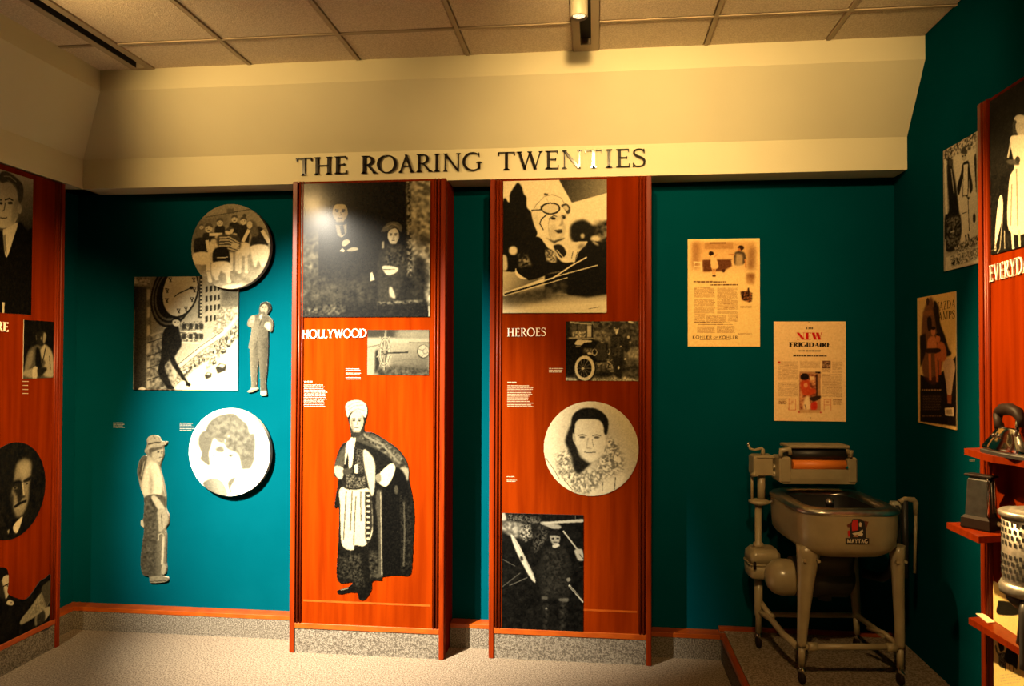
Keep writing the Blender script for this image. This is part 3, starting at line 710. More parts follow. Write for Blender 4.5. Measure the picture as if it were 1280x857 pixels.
# --- robed figure cutout
SH = [(74, 60), (78, 32), (100, 22), (130, 20), (156, 34), (165, 62), (158, 98), (150, 130), (155, 150), (190, 155), (240, 185), (290, 220), (322, 262), (336, 310), (336, 345), (352, 420), (360, 500), (356, 600), (352, 690), (342, 740), (290, 740), (232, 748), (228, 762), (190, 765), (185, 800), (160, 840), (135, 840), (128, 815), (100, 812), (55, 820), (46, 806), (90, 790), (105, 770), (45, 762), (48, 600), (50, 470), (32, 465), (36, 420), (46, 350), (28, 330), (30, 295), (40, 250), (60, 205), (95, 180), (92, 130)]
SHo = [(x / 3.297 + 410, y / 3.297 + 495) for x, y in SH]
def pt_robed(k):
    k.at(410, 495, 3.297)
    k.sp(60, [(150, 152), (240, 185), (322, 262), (336, 345), (300, 330), (250, 250), (160, 205), (115, 185)], .6); k.mott(40, 130, .9, [(150, 155), (240, 190), (320, 265), (335, 340), (280, 270), (180, 200), (130, 180)], .8)
    k.l(120, 8, (160, 170), (230, 205), (300, 280)); k.sp(150, [(300, 300), (335, 300), (332, 350), (312, 330)], .6)
    k.sp(10, [(230, 370), (300, 300), (345, 420), (350, 690), (330, 735), (235, 740)], .8); k.mott(8, 40, .8, [(300, 400), (350, 450), (350, 700), (310, 730)], 1)
    k.l(75, 6, (318, 440), (322, 560), (318, 700)); k.e(70, 286, 388, 8, 18, 0, .6); k.p(70, [(205, 390), (228, 390), (232, 745), (205, 755), (196, 600)], .6); k.l(150, 4, (222, 400), (226, 600), (230, 740))
    k.sp(15, [(150, 500), (205, 480), (205, 760), (110, 770), (48, 760), (52, 640), (110, 660)], .7); k.mott(12, 60, .8, [(55, 660), (110, 660), (120, 760), (50, 755)], 1); k.mott(12, 70, .9, [(175, 640), (212, 640), (215, 750), (180, 755)], .8)
    k.sp(215, [(58, 385), (160, 382), (182, 420), (190, 560), (160, 620), (118, 620), (112, 640), (78, 636), (60, 600), (56, 470)], .5)
    for a_, b_ in (((80, 400), (70, 600)), ((105, 395), (98, 560)), ((120, 420), (112, 620)), ((140, 400), (142, 520))): k.l(60, 5, a_, b_, a=.8)
    k.p(40, [(158, 400), (184, 400), (190, 540), (170, 620), (160, 590)], .5)
    for y in range(415, 610, 22): k.e(200, 172, y, 8, 5); k.e(30, 172, y + 10, 6, 4)
    k.sp(30, [(70, 330), (160, 320), (168, 380), (75, 388)], .5); k.mott(20, 120, .5, [(78, 330), (158, 322), (162, 382), (80, 386)], .4)
    k.sp(25, [(110, 200), (150, 215), (155, 330), (110, 330), (95, 260)], .5); k.mott(15, 90, .5, [(118, 215), (148, 225), (150, 325), (118, 325)], .4)
    k.sp(200, [(150, 225), (185, 250), (200, 300), (195, 400), (182, 410), (165, 340), (155, 300)], .6)
    k.sp(70, [(30, 300), (50, 240), (90, 195), (100, 220), (75, 280), (50, 320)], .8); k.sp(190, [(30, 300), (50, 295), (70, 310), (60, 350), (35, 335)], .5); k.sp(60, [(66, 310), (100, 300), (104, 322), (72, 330)], .4)
    k.sp(215, [(80, 200), (104, 172), (118, 178), (112, 220), (104, 290), (90, 300), (86, 240), (74, 290), (74, 260)], .4); k.p(205, [(112, 290), (128, 285), (128, 325), (115, 325)])
    k.sp(225, [(212, 330), (260, 282), (282, 295), (270, 340), (245, 375), (215, 362)], .4); k.sp(130, [(200, 335), (218, 322), (225, 350), (210, 362)], .4)
    k.p(40, [(90, 140), (112, 150), (140, 150), (152, 132), (150, 160), (108, 178), (90, 165)], .6)
    face(k, 121, 108, 29, 44, 195, 30); k.p(90, [(94, 100), (103, 100), (112, 150), (100, 148)], 1, .7)
    k.sp(205, [(72, 62), (78, 32), (102, 21), (132, 20), (158, 36), (165, 66), (156, 92), (128, 66), (98, 72), (84, 92)], .4)
    for q in (((84, 66), (112, 44), (150, 40)), ((92, 72), (125, 56), (160, 66)), ((84, 48), (108, 32), (135, 28))): k.l(120, 3, *q, a=.7)
    k.sp(12, [(48, 805), (95, 785), (118, 790), (112, 810), (60, 820)], .4); k.l(150, 4, (60, 808), (92, 798)); k.sp(12, [(130, 780), (182, 770), (184, 800), (160, 838), (132, 835)], .4); k.mott(10, 60, .7, [(80, 660), (140, 655), (160, 790), (120, 790)], 1)
    k.grain(5, .5)
picture('robed_figure_cutout', 'life-like cutout of a man in turban, dark cape and white trousers', 'cutout', [(410, 495), (530, 495), (530, 755), (410, 755)], 1, fA, pt_robed, 20, thick=.005, tone=SEPK * .34, outline=SHo, edge='board_dark')

# --- pilot portrait at top of second panel
def pt_pilot(k):
    k.at(620, 220, 4.897)
    k.p(60, [(375, 10), (670, 10), (668, 95), (460, 158)], .6); k.grad(40, 120, (400, 20), (650, 90), [(375, 10), (672, 10), (670, 95), (460, 158)], .5)
    k.sp(12, [(36, 165), (75, 165), (80, 110), (110, 60), (128, 42), (150, 65), (165, 110), (180, 130), (185, 190), (215, 230), (250, 340), (240, 400), (330, 470), (340, 580), (200, 640), (120, 590), (40, 575)], .6); k.p(12, [(36, 170), (90, 170), (150, 590), (36, 580)], .6)
    k.e(205, 102, 458, 27, 28, 0, .8); k.sp(190, [(36, 490), (62, 495), (68, 560), (60, 578), (36, 575)], .8)
    k.sp(20, [(455, 300), (530, 262), (600, 300), (680, 270), (680, 400), (610, 420), (470, 400)], 1.5); k.mott(20, 120, 1.6, [(600, 280), (680, 270), (680, 400), (620, 400)], 3); k.e(190, 605, 378, 30, 20, 0, 1); k.e(170, 527, 362, 13, 15, 0, .8)
    k.sp(12, [(480, 400), (560, 390), (640, 400), (680, 420), (680, 700), (560, 730), (440, 720), (440, 590), (300, 600), (200, 640), (120, 590), (150, 500), (240, 370), (330, 440), (400, 520), (470, 520), (500, 470)], .6)
    k.mott(20, 140, 1.0, [(135, 480), (190, 480), (215, 545), (140, 560)], 1.5, .9)
    k.p(10, [(300, 600), (680, 530), (680, 725), (560, 735), (300, 700)], .8); k.p(10, [(40, 720), (350, 620), (440, 610), (440, 720), (250, 740), (50, 740)], .5, .0)
    k.grad(190, 60, (60, 590), (260, 680), [(40, 585), (120, 590), (200, 640), (300, 620), (60, 715), (40, 715)], .5)
    k.sp(215, [(120, 565), (130, 590), (165, 618), (195, 632), (150, 628), (118, 600)], .3)
    k.grad(60, 195, (300, 690), (310, 800), [(40, 735), (680, 715), (680, 840), (40, 840)], .6); k.mott(30, 80, 2.0, [(60, 720), (440, 640), (440, 720), (240, 765), (60, 750)], 4); k.p(10, [(440, 610), (680, 540), (680, 715), (560, 738), (440, 722)], 1.5)
    k.e(70, 150, 760, 100, 25, -8, 4, .7); k.l(205, 8, (50, 715), (350, 622), (470, 540), (555, 492)); k.l(200, 5, (50, 735), (440, 618)); k.l(10, 9, (50, 726), (440, 607)); k.l(205, 6, (350, 618), (620, 540))
    # helmet and face
    k.sp(208, [(215, 225), (240, 180), (290, 125), (340, 112), (390, 130), (412, 165), (425, 230), (428, 300), (415, 360), (390, 392), (340, 385), (355, 410), (340, 445), (310, 430), (250, 340), (225, 280)], .5)
    k.l(95, 3, (216, 222), (240, 178), (290, 124), (340, 111), (392, 130), (412, 160), a=.8); k.l(120, 4, (330, 238), (318, 290), (322, 350), (338, 388), a=.6)
    k.sp(168, [(330, 300), (350, 290), (372, 330), (360, 380), (338, 384), (322, 350)], 2.2, .7); k.sp(150, [(405, 300), (424, 300), (414, 358), (392, 390), (372, 390), (398, 350)], 1.4, .65); k.sp(172, [(330, 245), (380, 238), (384, 262), (340, 276)], 1.6, .7); k.sp(150, [(392, 238), (426, 232), (426, 258), (398, 266)], 1.2, .6)
    k.p(182, [(225, 240), (262, 225), (252, 330), (232, 280)], 2.5, .6); k.l(150, 4, (235, 200), (265, 205), a=.7); k.l(140, 3, (300, 128), (318, 160), a=.6); k.l(140, 3, (350, 115), (352, 160), a=.6)
    k.p(70, [(288, 104), (312, 105), (312, 118), (290, 118)], .4); k.l(30, 6, (212, 210), (270, 205)); k.l(30, 5, (270, 180), (270, 210))
    k.sp(30, [(270, 200), (285, 172), (330, 160), (375, 170), (390, 195), (375, 222), (330, 235), (290, 225)], .3); k.sp(190, [(280, 200), (293, 178), (330, 168), (370, 177), (380, 196), (368, 214), (330, 226), (294, 217)], .3)
    k.sp(60, [(395, 178), (425, 165), (450, 190), (448, 220), (430, 228), (415, 200)], .4); k.sp(180, [(405, 185), (425, 176), (440, 195), (430, 210), (415, 200)], .4)
    k.l(30, 7, (306, 236), (275, 262), (265, 290), (288, 330)); k.l(60, 6, (320, 262), (350, 240), (372, 246)); k.e(25, 348, 258, 14, 9); k.e(30, 412, 250, 10, 9); k.l(60, 5, (395, 242), (425, 236))
    k.p(120, [(400, 250), (412, 290), (395, 305), (378, 300), (392, 290)], .8, .7); k.p(60, [(352, 330), (402, 322), (405, 345), (380, 350)], .5); k.p(25, [(370, 338), (400, 334), (402, 340), (372, 343)])
    k.p(40, [(300, 375), (350, 395), (420, 375), (400, 400), (355, 412)], .8, .9)
    k.sp(180, [(300, 470), (330, 460), (362, 490), (360, 525), (325, 520)], .6); k.mott(60, 190, .7, [(300, 450), (372, 450), (370, 528), (310, 520)], .8); k.sp(25, [(350, 425), (400, 420), (430, 470), (400, 500), (375, 470)], .6)
    k.sp(200, [(365, 405), (440, 380), (448, 400), (540, 395), (555, 405), (500, 470), (480, 525), (455, 510), (425, 500), (440, 440), (400, 415)], .5); k.l(60, 4, (470, 460), (462, 500)); k.l(60, 4, (500, 455), (485, 510)); k.e(120, 520, 425, 25, 14, -30, 1.5)
    k.l(190, 6, (400, 510), (420, 505), (370, 450)); k.e(150, 605, 405, 25, 8, 35, 1); k.l(60, 3, (570, 808), (635, 795)); k.grain(4, .5)
picture('pilot_photograph', 'large photograph of a pilot in leather helmet and goggles', 'photograph', [(627.6, 227), (756.5, 222), (758.6, 389.5), (628.6, 391.5)], 1, fB, pt_pilot, 210, tone=SEPK * .85)

# --- motor car photograph
def pt_car(k):
    k.at(700, 395, 10.08)
    k.mott(35, 85, 1.3, [(60, 40), (1000, 40), (1000, 820), (60, 820)]); k.mott(60, 140, 1.0, [(420, 180), (640, 190), (640, 300), (420, 310)], 2); k.mott(90, 150, 1.0, [(810, 410), (1000, 390), (1000, 560), (820, 520)], 3); k.e(190, 890, 65, 35, 14, 15, .5)
    k.p(150, [(120, 60), (420, 90), (420, 105), (120, 85)]); k.p(25, [(70, 60), (120, 60), (140, 270), (70, 280)], .8); k.p(70, [(145, 100), (405, 108), (405, 260), (150, 262)], .5); k.p(170, [(345, 110), (395, 115), (395, 258), (345, 258)], .4)
    for x in (215, 330, 408): k.l(22, 14, (x, 95), (x, 268))
    k.mott(60, 190, .6, [(160, 190), (325, 180), (325, 260), (160, 260)], .6); k.p(150, [(110, 262), (415, 268), (415, 280), (110, 278)]); k.p(15, [(70, 285), (420, 285), (600, 340), (620, 560), (440, 580), (300, 480), (200, 560), (180, 740), (70, 760)], .8)
    k.sp(185, [(190, 330), (230, 292), (300, 295), (390, 300), (400, 318), (310, 330), (270, 360), (195, 355)], .4); k.l(150, 10, (200, 378), (260, 376))
    k.sp(45, [(440, 400), (470, 345), (520, 325), (570, 345), (590, 420), (590, 540), (470, 540), (440, 480)], .6); k.mott(60, 120, .6, [(300, 400), (400, 400), (410, 450), (300, 450)], 1); k.e(190, 375, 465, 30, 14, 8); k.e(190, 438, 450, 34, 44); k.e(20, 438, 445, 24, 34); k.e(170, 618, 440, 18, 36); k.e(30, 614, 436, 12, 28)
    k.mott(50, 190, .5, [(500, 300), (560, 310), (550, 335), (500, 330)], .5); k.mott(40, 160, .6, [(440, 590), (560, 580), (560, 630), (450, 630)], .8); k.mott(20, 150, .6, [(580, 520), (690, 540), (690, 690), (590, 660)], 1); k.e(170, 660, 690, 30, 8)
    k.e(15, 320, 650, 140, 165); k.e(200, 315, 650, 126, 158); k.e(18, 312, 650, 92, 118)
    for a_ in range(0, 360, 30): k.l(110 if a_ % 60 else 170, 7, (300 + 20 * math.cos(math.radians(a_)), 650 + 24 * math.sin(math.radians(a_))), (310 + 90 * math.cos(math.radians(a_)), 650 + 115 * math.sin(math.radians(a_))), a=.7)
    k.e(190, 292, 655, 20, 16); k.mott(120, 190, .8, [(70, 770), (190, 770), (240, 815), (70, 815)], .8); k.mott(100, 190, .7, [(420, 770), (720, 730), (1000, 790), (1000, 815), (400, 815)], 1)
    k.p(14, [(450, 690), (720, 690), (640, 770), (440, 760)], 2, .8)
    k.sp(28, [(650, 260), (690, 220), (760, 220), (800, 300), (800, 520), (790, 760), (740, 770), (700, 740), (680, 600), (640, 400)], 1); k.mott(24, 60, .8, [(650, 260), (780, 240), (790, 500), (660, 500)], 1); k.sp(175, [(680, 130), (740, 120), (735, 180), (715, 205), (690, 170)], .5); k.sp(40, [(675, 125), (690, 70), (740, 65), (770, 110), (745, 140)], .6); k.p(30, [(690, 140), (735, 135), (730, 150), (692, 152)], .4)
    k.p(200, [(700, 190), (735, 185), (712, 225)]); k.e(190, 862, 255, 16, 18); k.e(180, 768, 372, 10, 10); k.e(190, 742, 640, 12, 22); k.sp(30, [(800, 300), (860, 280), (880, 380), (850, 450), (810, 420)], 1); k.e(190, 825, 530, 16, 12); k.e(200, 820, 770, 14, 16); k.e(170, 885, 320, 10, 10); k.grain(6, .5)
picture('motor_car_photograph', 'small dark photograph of an early motor car and a standing man', 'photograph', [(707.2, 401.2), (798.2, 400.2), (798.6, 474.8), (707.5, 475)], 1, fB, pt_car, 50, thick=.004, tone=SEPK * .75)

# --- round portrait in fur collar
def pt_fur(k):
    k.at(670, 495, 6.59)
    k.grad(200, 165, (200, 100), (700, 700)); k.e(140, 450, 350, 230, 260, 0, 9, .6)
    k.mott(95, 190, .9, [(170, 480), (300, 420), (320, 620), (480, 620), (560, 470), (600, 330), (680, 380), (740, 560), (640, 660), (560, 760), (420, 800), (300, 780), (190, 640)], 2.5, .9)
    for i in range(150):
        a_ = k.rng.uniform(20, 175); r_ = k.rng.uniform(140, 300); c0 = (455 + r_ * math.cos(math.radians(a_)) * .95, 440 + r_ * math.sin(math.radians(a_)) * 1.05)
        k.l(float(k.rng.choice([60, 200, 120, 215])), 5, c0, (c0[0] + 42 * math.cos(math.radians(a_ - 25)), c0[1] + 42 * math.sin(math.radians(a_ - 25))), soft=.4, a=.55)
    k.sp(22, [(250, 350), (320, 200), (340, 380), (370, 490), (440, 545), (470, 545), (430, 580), (360, 640), (320, 600), (300, 500), (270, 430)], 1.2)
    k.sp(185, [(325, 220), (360, 180), (460, 172), (555, 195), (580, 300), (575, 420), (540, 490), (465, 535), (400, 500), (345, 420), (312, 340)], .5)
    k.sp(18, [(300, 200), (315, 150), (370, 105), (440, 92), (520, 105), (590, 165), (605, 230), (590, 310), (570, 300), (560, 230), (520, 190), (430, 182), (360, 190), (330, 230), (325, 310), (310, 290)], .6)
    for x in (390, 508): k.l(70, 9, (x - 38, 322), (x, 312), (x + 36, 322), a=.75); k.e(45, x, 336, 24, 9, 0, .5, .8)
    k.p(120, [(430, 340), (445, 340), (430, 400), (425, 415), (470, 425), (468, 434), (420, 425)], .6, .7); k.l(110, 5, (470, 350), (482, 415)); k.l(60, 7, (405, 458), (450, 462), (500, 456)); k.l(120, 6, (430, 480), (475, 480), a=.5)
    k.p(150, [(340, 390), (365, 400), (400, 490), (380, 490)], 1.2, .6); k.p(150, [(560, 400), (572, 410), (530, 500), (515, 500)], 1.2, .5); k.e(150, 322, 345, 12, 36, -8)
    k.sp(205, [(80, 500), (120, 530), (200, 660), (300, 740), (320, 790), (200, 740), (100, 610)], 1, .8); k.l(70, 6, (85, 510), (150, 600), (205, 690)); k.sp(200, [(190, 690), (250, 690), (300, 740), (290, 770), (210, 720)], .6); k.l(60, 6, (240, 690), (310, 770))
    k.sp(190, [(560, 680), (660, 640), (740, 620), (720, 720), (640, 780), (440, 820), (480, 780)], 2, .8); k.l(60, 6, (662, 660), (655, 760)); k.l(90, 5, (560, 700), (556, 770)); k.grain(5, .5)
picture('fur_collar_portrait', 'round sepia portrait of a dark-haired man in a thick fur collar', 'photograph', [(680.7, 501), (799, 501), (799, 619), (680.7, 619)], 1, fB, pt_fur, 190, thick=.006, outline='round', tone=SEPK * .8)

# --- propeller photograph
def pt_prop(k):
    k.at(620, 635, 5.19)
    k.mott(8, 22, 2, [(40, 30), (580, 30), (580, 830), (40, 830)]); k.mott(90, 170, 1.2, [(46, 80), (160, 90), (200, 110), (190, 190), (120, 190), (46, 150)], 1.5); k.sp(180, [(46, 30), (65, 35), (75, 75), (46, 80)], .8)
    k.mott(20, 190, .6, [(170, 110), (230, 100), (245, 190), (200, 220), (165, 180)], 1.2); k.mott(12, 110, .6, [(80, 38), (300, 60), (290, 100), (200, 95), (80, 78)], 1.5, .6); k.mott(10, 90, .7, [(290, 100), (350, 130), (340, 200), (260, 300), (250, 240)], 2, .6)
    k.sp(205, [(105, 182), (120, 180), (160, 240), (205, 330), (250, 420), (266, 465), (262, 482), (230, 445), (175, 350), (135, 270)], .5); k.sp(40, [(165, 320), (180, 312), (188, 335), (175, 342)], .5); k.l(130, 5, (120, 190), (200, 335), (255, 440), a=.6)
    k.sp(160, [(295, 95), (330, 85), (420, 105), (430, 125), (380, 130)], .6); k.p(190, [(310, 88), (578, 62), (578, 84), (330, 100)], .5); k.l(150, 4, (524, 40), (524, 70))
    k.l(195, 9, (445, 142), (545, 270)); k.sp(175, [(520, 265), (565, 258), (578, 300), (578, 330), (545, 330), (528, 300)], .6); k.l(40, 5, (550, 290), (575, 320)); k.l(90, 4, (52, 335), (135, 378)); k.l(80, 5, (50, 515), (170, 420)); k.l(100, 5, (98, 505), (215, 450)); k.l(60, 3, (550, 375), (578, 370))
    k.sp(30, [(330, 260), (380, 240), (420, 240), (470, 270), (500, 350), (490, 450), (480, 570), (310, 570), (300, 430), (280, 420), (300, 330)], 1.5); k.mott(20, 48, 1, [(330, 270), (460, 270), (470, 560), (320, 560)], 2, .7)
    k.sp(150, [(360, 175), (395, 168), (425, 180), (420, 215), (395, 235), (370, 220)], .6); k.p(25, [(355, 175), (365, 145), (400, 135), (430, 150), (432, 180), (395, 172)], .6); k.p(25, [(370, 190), (388, 188), (388, 198), (370, 198)], .3); k.p(25, [(402, 188), (418, 188), (418, 197), (402, 197)], .3); k.p(30, [(380, 214), (410, 213), (408, 220), (382, 220)], .3); k.p(190, [(375, 235), (420, 225), (424, 240), (395, 255), (375, 248)], .4)
    k.sp(130, [(470, 450), (490, 445), (492, 465), (475, 470)], .5); k.l(205, 12, (482, 492), (530, 545), (577, 600)); k.l(20, 4, (488, 500), (575, 590)); k.sp(80, [(310, 572), (345, 570), (345, 590), (312, 588)], .6); k.sp(95, [(422, 582), (478, 578), (475, 602), (425, 598)], .6); k.mott(10, 60, 1, [(318, 600), (350, 600), (340, 790), (320, 790)], 2, .7); k.mott(10, 60, 1, [(425, 605), (470, 605), (455, 800), (430, 810)], 2, .7); k.e(120, 338, 648, 8, 6); k.grain(4, .5)
picture('propeller_photograph', 'very dark photograph of an aviator standing beside a propeller', 'photograph', [(628.8, 641.5), (731, 642.5), (731, 793.3), (629.5, 791.8)], 1, fB, pt_prop, 12, thick=.004, edge='board_dark', tone=SEPIA * .42)

# --- round team photograph on the teal wall (thick board standing off the wall)
def pt_team(k):
    k.at(230, 250, 7.14)
    k.grad(120, 165, (400, 60), (400, 800)); k.p(95, [(60, 180), (200, 160), (180, 380), (60, 480)], 3); k.l(60, 8, (185, 165), (400, 130), (600, 98)); k.p(85, [(180, 170), (400, 140), (390, 250), (200, 240)], 2, .6); k.p(70, [(375, 95), (435, 90), (440, 135), (380, 140)], .6, .7)
    k.mott(115, 165, 2, [(90, 560), (760, 540), (700, 800), (200, 800)], 4, .5)
    def pl(hx, hy, r, top, waist, foot, wd, lean=0, dark=35):
        k.sp(dark, [(hx - wd, top), (hx + wd, top), (hx + wd * .9 + lean, waist), (hx - wd * .9 + lean, waist)], .6); k.sp(205, [(hx - wd * .95 + lean, waist - 6), (hx + wd * .95 + lean, waist - 6), (hx + wd * 1.05 + lean, waist + 95), (hx - wd * 1.05 + lean, waist + 90)], .6)
        for s_ in (-1, 1): k.l(190, wd * .55, (hx + lean + s_ * wd * .55, waist + 80), (hx + lean + s_ * wd * .6, foot)); k.e(200, hx + lean + s_ * wd * .65, foot, wd * .35, 12)
        k.e(185, hx, hy, r, r * 1.2); k.sp(70, [(hx - r * 1.1, hy - r * .2), (hx - r * .7, hy - r * 1.3), (hx + r * .7, hy - r * 1.35), (hx + r * 1.1, hy - r * .2), (hx, hy - r * .7)], .4); k.e(50, hx - r * .4, hy, 5, 4); k.e(50, hx + r * .4, hy, 5, 4); k.l(60, 5, (hx - r * .4, hy + r * .55), (hx + r * .4, hy + r * .55))
    pl(445, 185, 26, 225, 330, 640, 42); pl(525, 205, 28, 250, 410, 660, 48); pl(315, 215, 28, 250, 340, 600, 40)
    k.e(60, 535, 155, 18, 14); pl(215, 265, 32, 310, 400, 560, 46); pl(150, 250, 18, 360, 485, 560, 58, 0)
    k.sp(30, [(90, 440), (165, 385), (215, 420), (190, 490), (100, 490)], .6); k.sp(210, [(80, 490), (200, 480), (215, 580), (90, 570)], .6); k.l(205, 34, (205, 500), (215, 650), (235, 750)); k.l(205, 30, (200, 370), (215, 460), (270, 470)); k.l(50, 8, (205, 648), (236, 645)); k.l(205, 26, (220, 320), (340, 320)); k.e(185, 262, 380, 28, 28); k.sp(80, [(235, 370), (265, 345), (295, 370), (265, 362)], .5)
    k.sp(35, [(595, 370), (640, 260), (700, 280), (740, 400), (730, 430), (598, 435)], .6); k.sp(210, [(592, 430), (735, 425), (745, 530), (700, 620), (660, 560), (635, 620), (605, 540)], .6); k.sp(85, [(560, 225), (600, 195), (640, 230), (660, 330), (600, 340)], 1); k.e(180, 580, 240, 24, 34); k.l(205, 30, (575, 280), (520, 390)); k.l(205, 32, (690, 290), (755, 400))
    k.sp(60, [(305, 330), (470, 330), (500, 440), (420, 480), (300, 420)], 1)
    for i in range(5): k.l(210, 12, (310, 350 + i * 24), (400, 345 + i * 26), (490, 400 + i * 20), a=.75)
    k.e(190, 400, 290, 40, 32, -30); k.e(60, 395, 285, 10, 8); k.sp(60, [(360, 290), (395, 255), (445, 265), (420, 275)], .5); k.e(185, 450, 425, 34, 26)
    k.sp(25, [(265, 455), (380, 440), (400, 580), (265, 580)], .6); k.l(200, 8, (290, 530), (390, 525)); k.sp(215, [(252, 575), (400, 570), (408, 670), (350, 660), (330, 640), (300, 700), (250, 680)], .6); k.l(200, 34, (280, 680), (295, 730)); k.l(205, 34, (385, 660), (400, 740)); k.e(130, 285, 745, 30, 16); k.e(205, 402, 740, 20, 20)
    k.sp(212, [(330, 790), (420, 765), (520, 770), (480, 800), (400, 808)], 1); k.grain(5, .5)
picture('team_photograph', 'round sepia photograph of a tussling team in sports kit', 'photograph', [(238.4, 257.2), (336.8, 257.2), (336.8, 363), (238.4, 363)], 1, DW, pt_team, 140, thick=.034, behind=.016, outline='round', tone=SEPK * .95)

# --- clock and street photograph
def pt_clock(k):
    k.at(160, 340, 5.36)
    k.grad(150, 200, (400, 300), (700, 800)); k.p(120, [(150, 40), (260, 40), (240, 420), (150, 430)], 1)
    k.p(175, [(40, 45), (145, 45), (145, 105), (40, 108)], .5); k.mott(90, 180, .8, [(40, 48), (145, 48), (145, 105), (40, 105)], .4); k.grad(25, 75, (40, 300), (140, 300), [(40, 108), (130, 108), (130, 805), (36, 805)], 1)
    k.p(95, [(125, 110), (155, 110), (165, 800), (125, 800)], .5)
    for y in (130, 250, 370, 490, 610, 720): k.p(185, [(128, y), (150, y), (150, y + 60), (128, y + 75)], .8, .8)
    k.mott(60, 150, 1.2, [(150, 430), (240, 420), (300, 680), (320, 805), (150, 805)], 1.2)
    for y in (470, 560, 640, 720): k.l(30, 8, (130, y + 20), (250, y - 20), a=.7)
    k.p(45, [(480, 40), (500, 40), (500, 320), (470, 320)], .4); k.p(170, [(500, 40), (620, 90), (615, 280), (500, 400)], .5)
    for i, x in enumerate((520, 548, 575, 600)):
        for y in (110, 175, 240, 310): k.p(40, [(x, y + i * -3), (x + 16, y - 4 - i * 3), (x + 16, y + 34 - i * 5), (x, y + 42 - i * 4)], .4)
    for y in range(60, 320, 24): k.p(190, [(485, y), (500, y), (500, y + 12), (485, y + 12)], .3)
    k.p(105, [(620, 120), (740, 120), (740, 250), (625, 280)], 1.5); k.p(80, [(640, 125), (735, 125), (735, 190), (640, 200)], 1.5, .6); k.mott(110, 190, .8, [(620, 250), (740, 240), (740, 330), (640, 420), (560, 430)], 1)
    k.mott(70, 190, .7, [(350, 345), (500, 345), (500, 480), (350, 480)], .6); 
    for x in (365, 410, 450, 480):
        for y in (360, 425): k.p(45, [(x, y), (x + 26, y), (x + 26, y + 38), (x, y + 38)], .5)
    k.l(195, 10, (350, 410), (500, 415)); k.l(200, 9, (350, 485), (480, 490))
    k.p(195, [(320, 640), (490, 500), (640, 400), (740, 290), (740, 320), (640, 440), (500, 530), (340, 670)], .5); k.l(60, 5, (330, 640), (490, 510), (640, 405)); k.l(60, 4, (345, 668), (500, 540), (640, 445))
    k.mott(80, 190, .8, [(340, 680), (500, 540), (640, 450), (740, 340), (740, 450), (560, 640), (420, 780), (300, 780)], 1)
    for i in range(26):
        u = k.rng.uniform(0, 1); x = 380 + 340 * u; y = 690 - 300 * u + k.rng.uniform(-20, 25); k.p(50, [(x, y), (x + 9, y), (x + 9, y + 20), (x, y + 20)], .3)
    k.p(205, [(400, 700), (540, 600), (520, 700), (450, 800), (360, 800)], 1.5); k.p(205, [(640, 600), (740, 480), (740, 810), (540, 810)], 3)
    for (x, y, s_) in ((625, 655, 36), (540, 705, 24), (640, 545, 18), (675, 505, 14), (700, 470, 12), (580, 620, 16)): k.p(40, [(x - s_, y), (x - s_ * .2, y - s_ * .9), (x + s_, y - s_ * .6), (x + s_ * .9, y + s_ * .5), (x - s_ * .6, y + s_ * 1.1)], .5); k.p(170, [(x - s_ * .6, y - s_ * .3), (x, y - s_ * .8), (x + s_ * .8, y - s_ * .5), (x + s_ * .3, y)], .5)
    # clock face
    for r in (212, 196, 182, 168, 154): k.e((30 if int(r / 14) % 2 else 85), 300, 165, r * .68, r * 1.06, 14)
    k.p(150, [(160, 40), (175, 40), (175, 200), (160, 200)], .8, .0)
    k.e(30, 352, 145, 120, 182, 14); k.e(205, 350, 140, 112, 172, 14)
    for tx, ty in ((283, 66), (262, 140), (260, 205), (340, 275), (388, 262), (428, 200), (444, 135), (440, 65)): k.l(25, 6, (tx - 9, ty - 14), (tx + 9, ty + 14)); k.l(25, 5, (tx + 10, ty - 12), (tx - 2, ty + 14)); k.l(25, 3, (tx - 12, ty - 15), (tx + 14, ty - 15))
    k.l(25, 7, (345, 155), (425, 118)); k.e(25, 426, 118, 12, 11); k.l(25, 6, (345, 155), (310, 180)); k.p(150, [(150, 430), (240, 405), (235, 420), (155, 442)], .5); k.p(160, [(375, 305), (385, 345), (440, 330), (470, 300), (440, 345), (385, 358)], .4)
    # man in dark suit on the ledge below
    k.sp(22, [(235, 430), (262, 385), (330, 370), (350, 420), (362, 500), (330, 560), (320, 600), (400, 740), (420, 765), (400, 772), (300, 640), (280, 600), (250, 660), (300, 780), (270, 790), (205, 690), (222, 580)], .6)
    k.e(200, 325, 350, 26, 26); k.sp(20, [(300, 335), (310, 315), (345, 318), (355, 345), (330, 332)], .4); k.e(40, 318, 348, 5, 4); k.e(40, 336, 350, 5, 4); k.sp(22, [(255, 250), (300, 250), (300, 390), (258, 400)], .6, .0)
    k.sp(205, [(320, 780), (370, 740), (395, 760), (390, 800), (330, 800)], .6); k.sp(200, [(70, 800), (95, 782), (125, 800)], .4); k.sp(16, [(395, 755), (425, 765), (415, 775), (395, 775)], .4); k.sp(16, [(262, 770), (300, 775), (310, 795), (270, 795)], .4); k.grain(6, .4)
picture('clock_photograph', 'sepia photograph of a large clock face above a city street', 'photograph', [(167.7, 348.8), (297.6, 347.2), (297.2, 490.6), (166.3, 489.4)], 1, DW, pt_clock, 150, thick=.012, edge='board', tone=SEPK * .66)

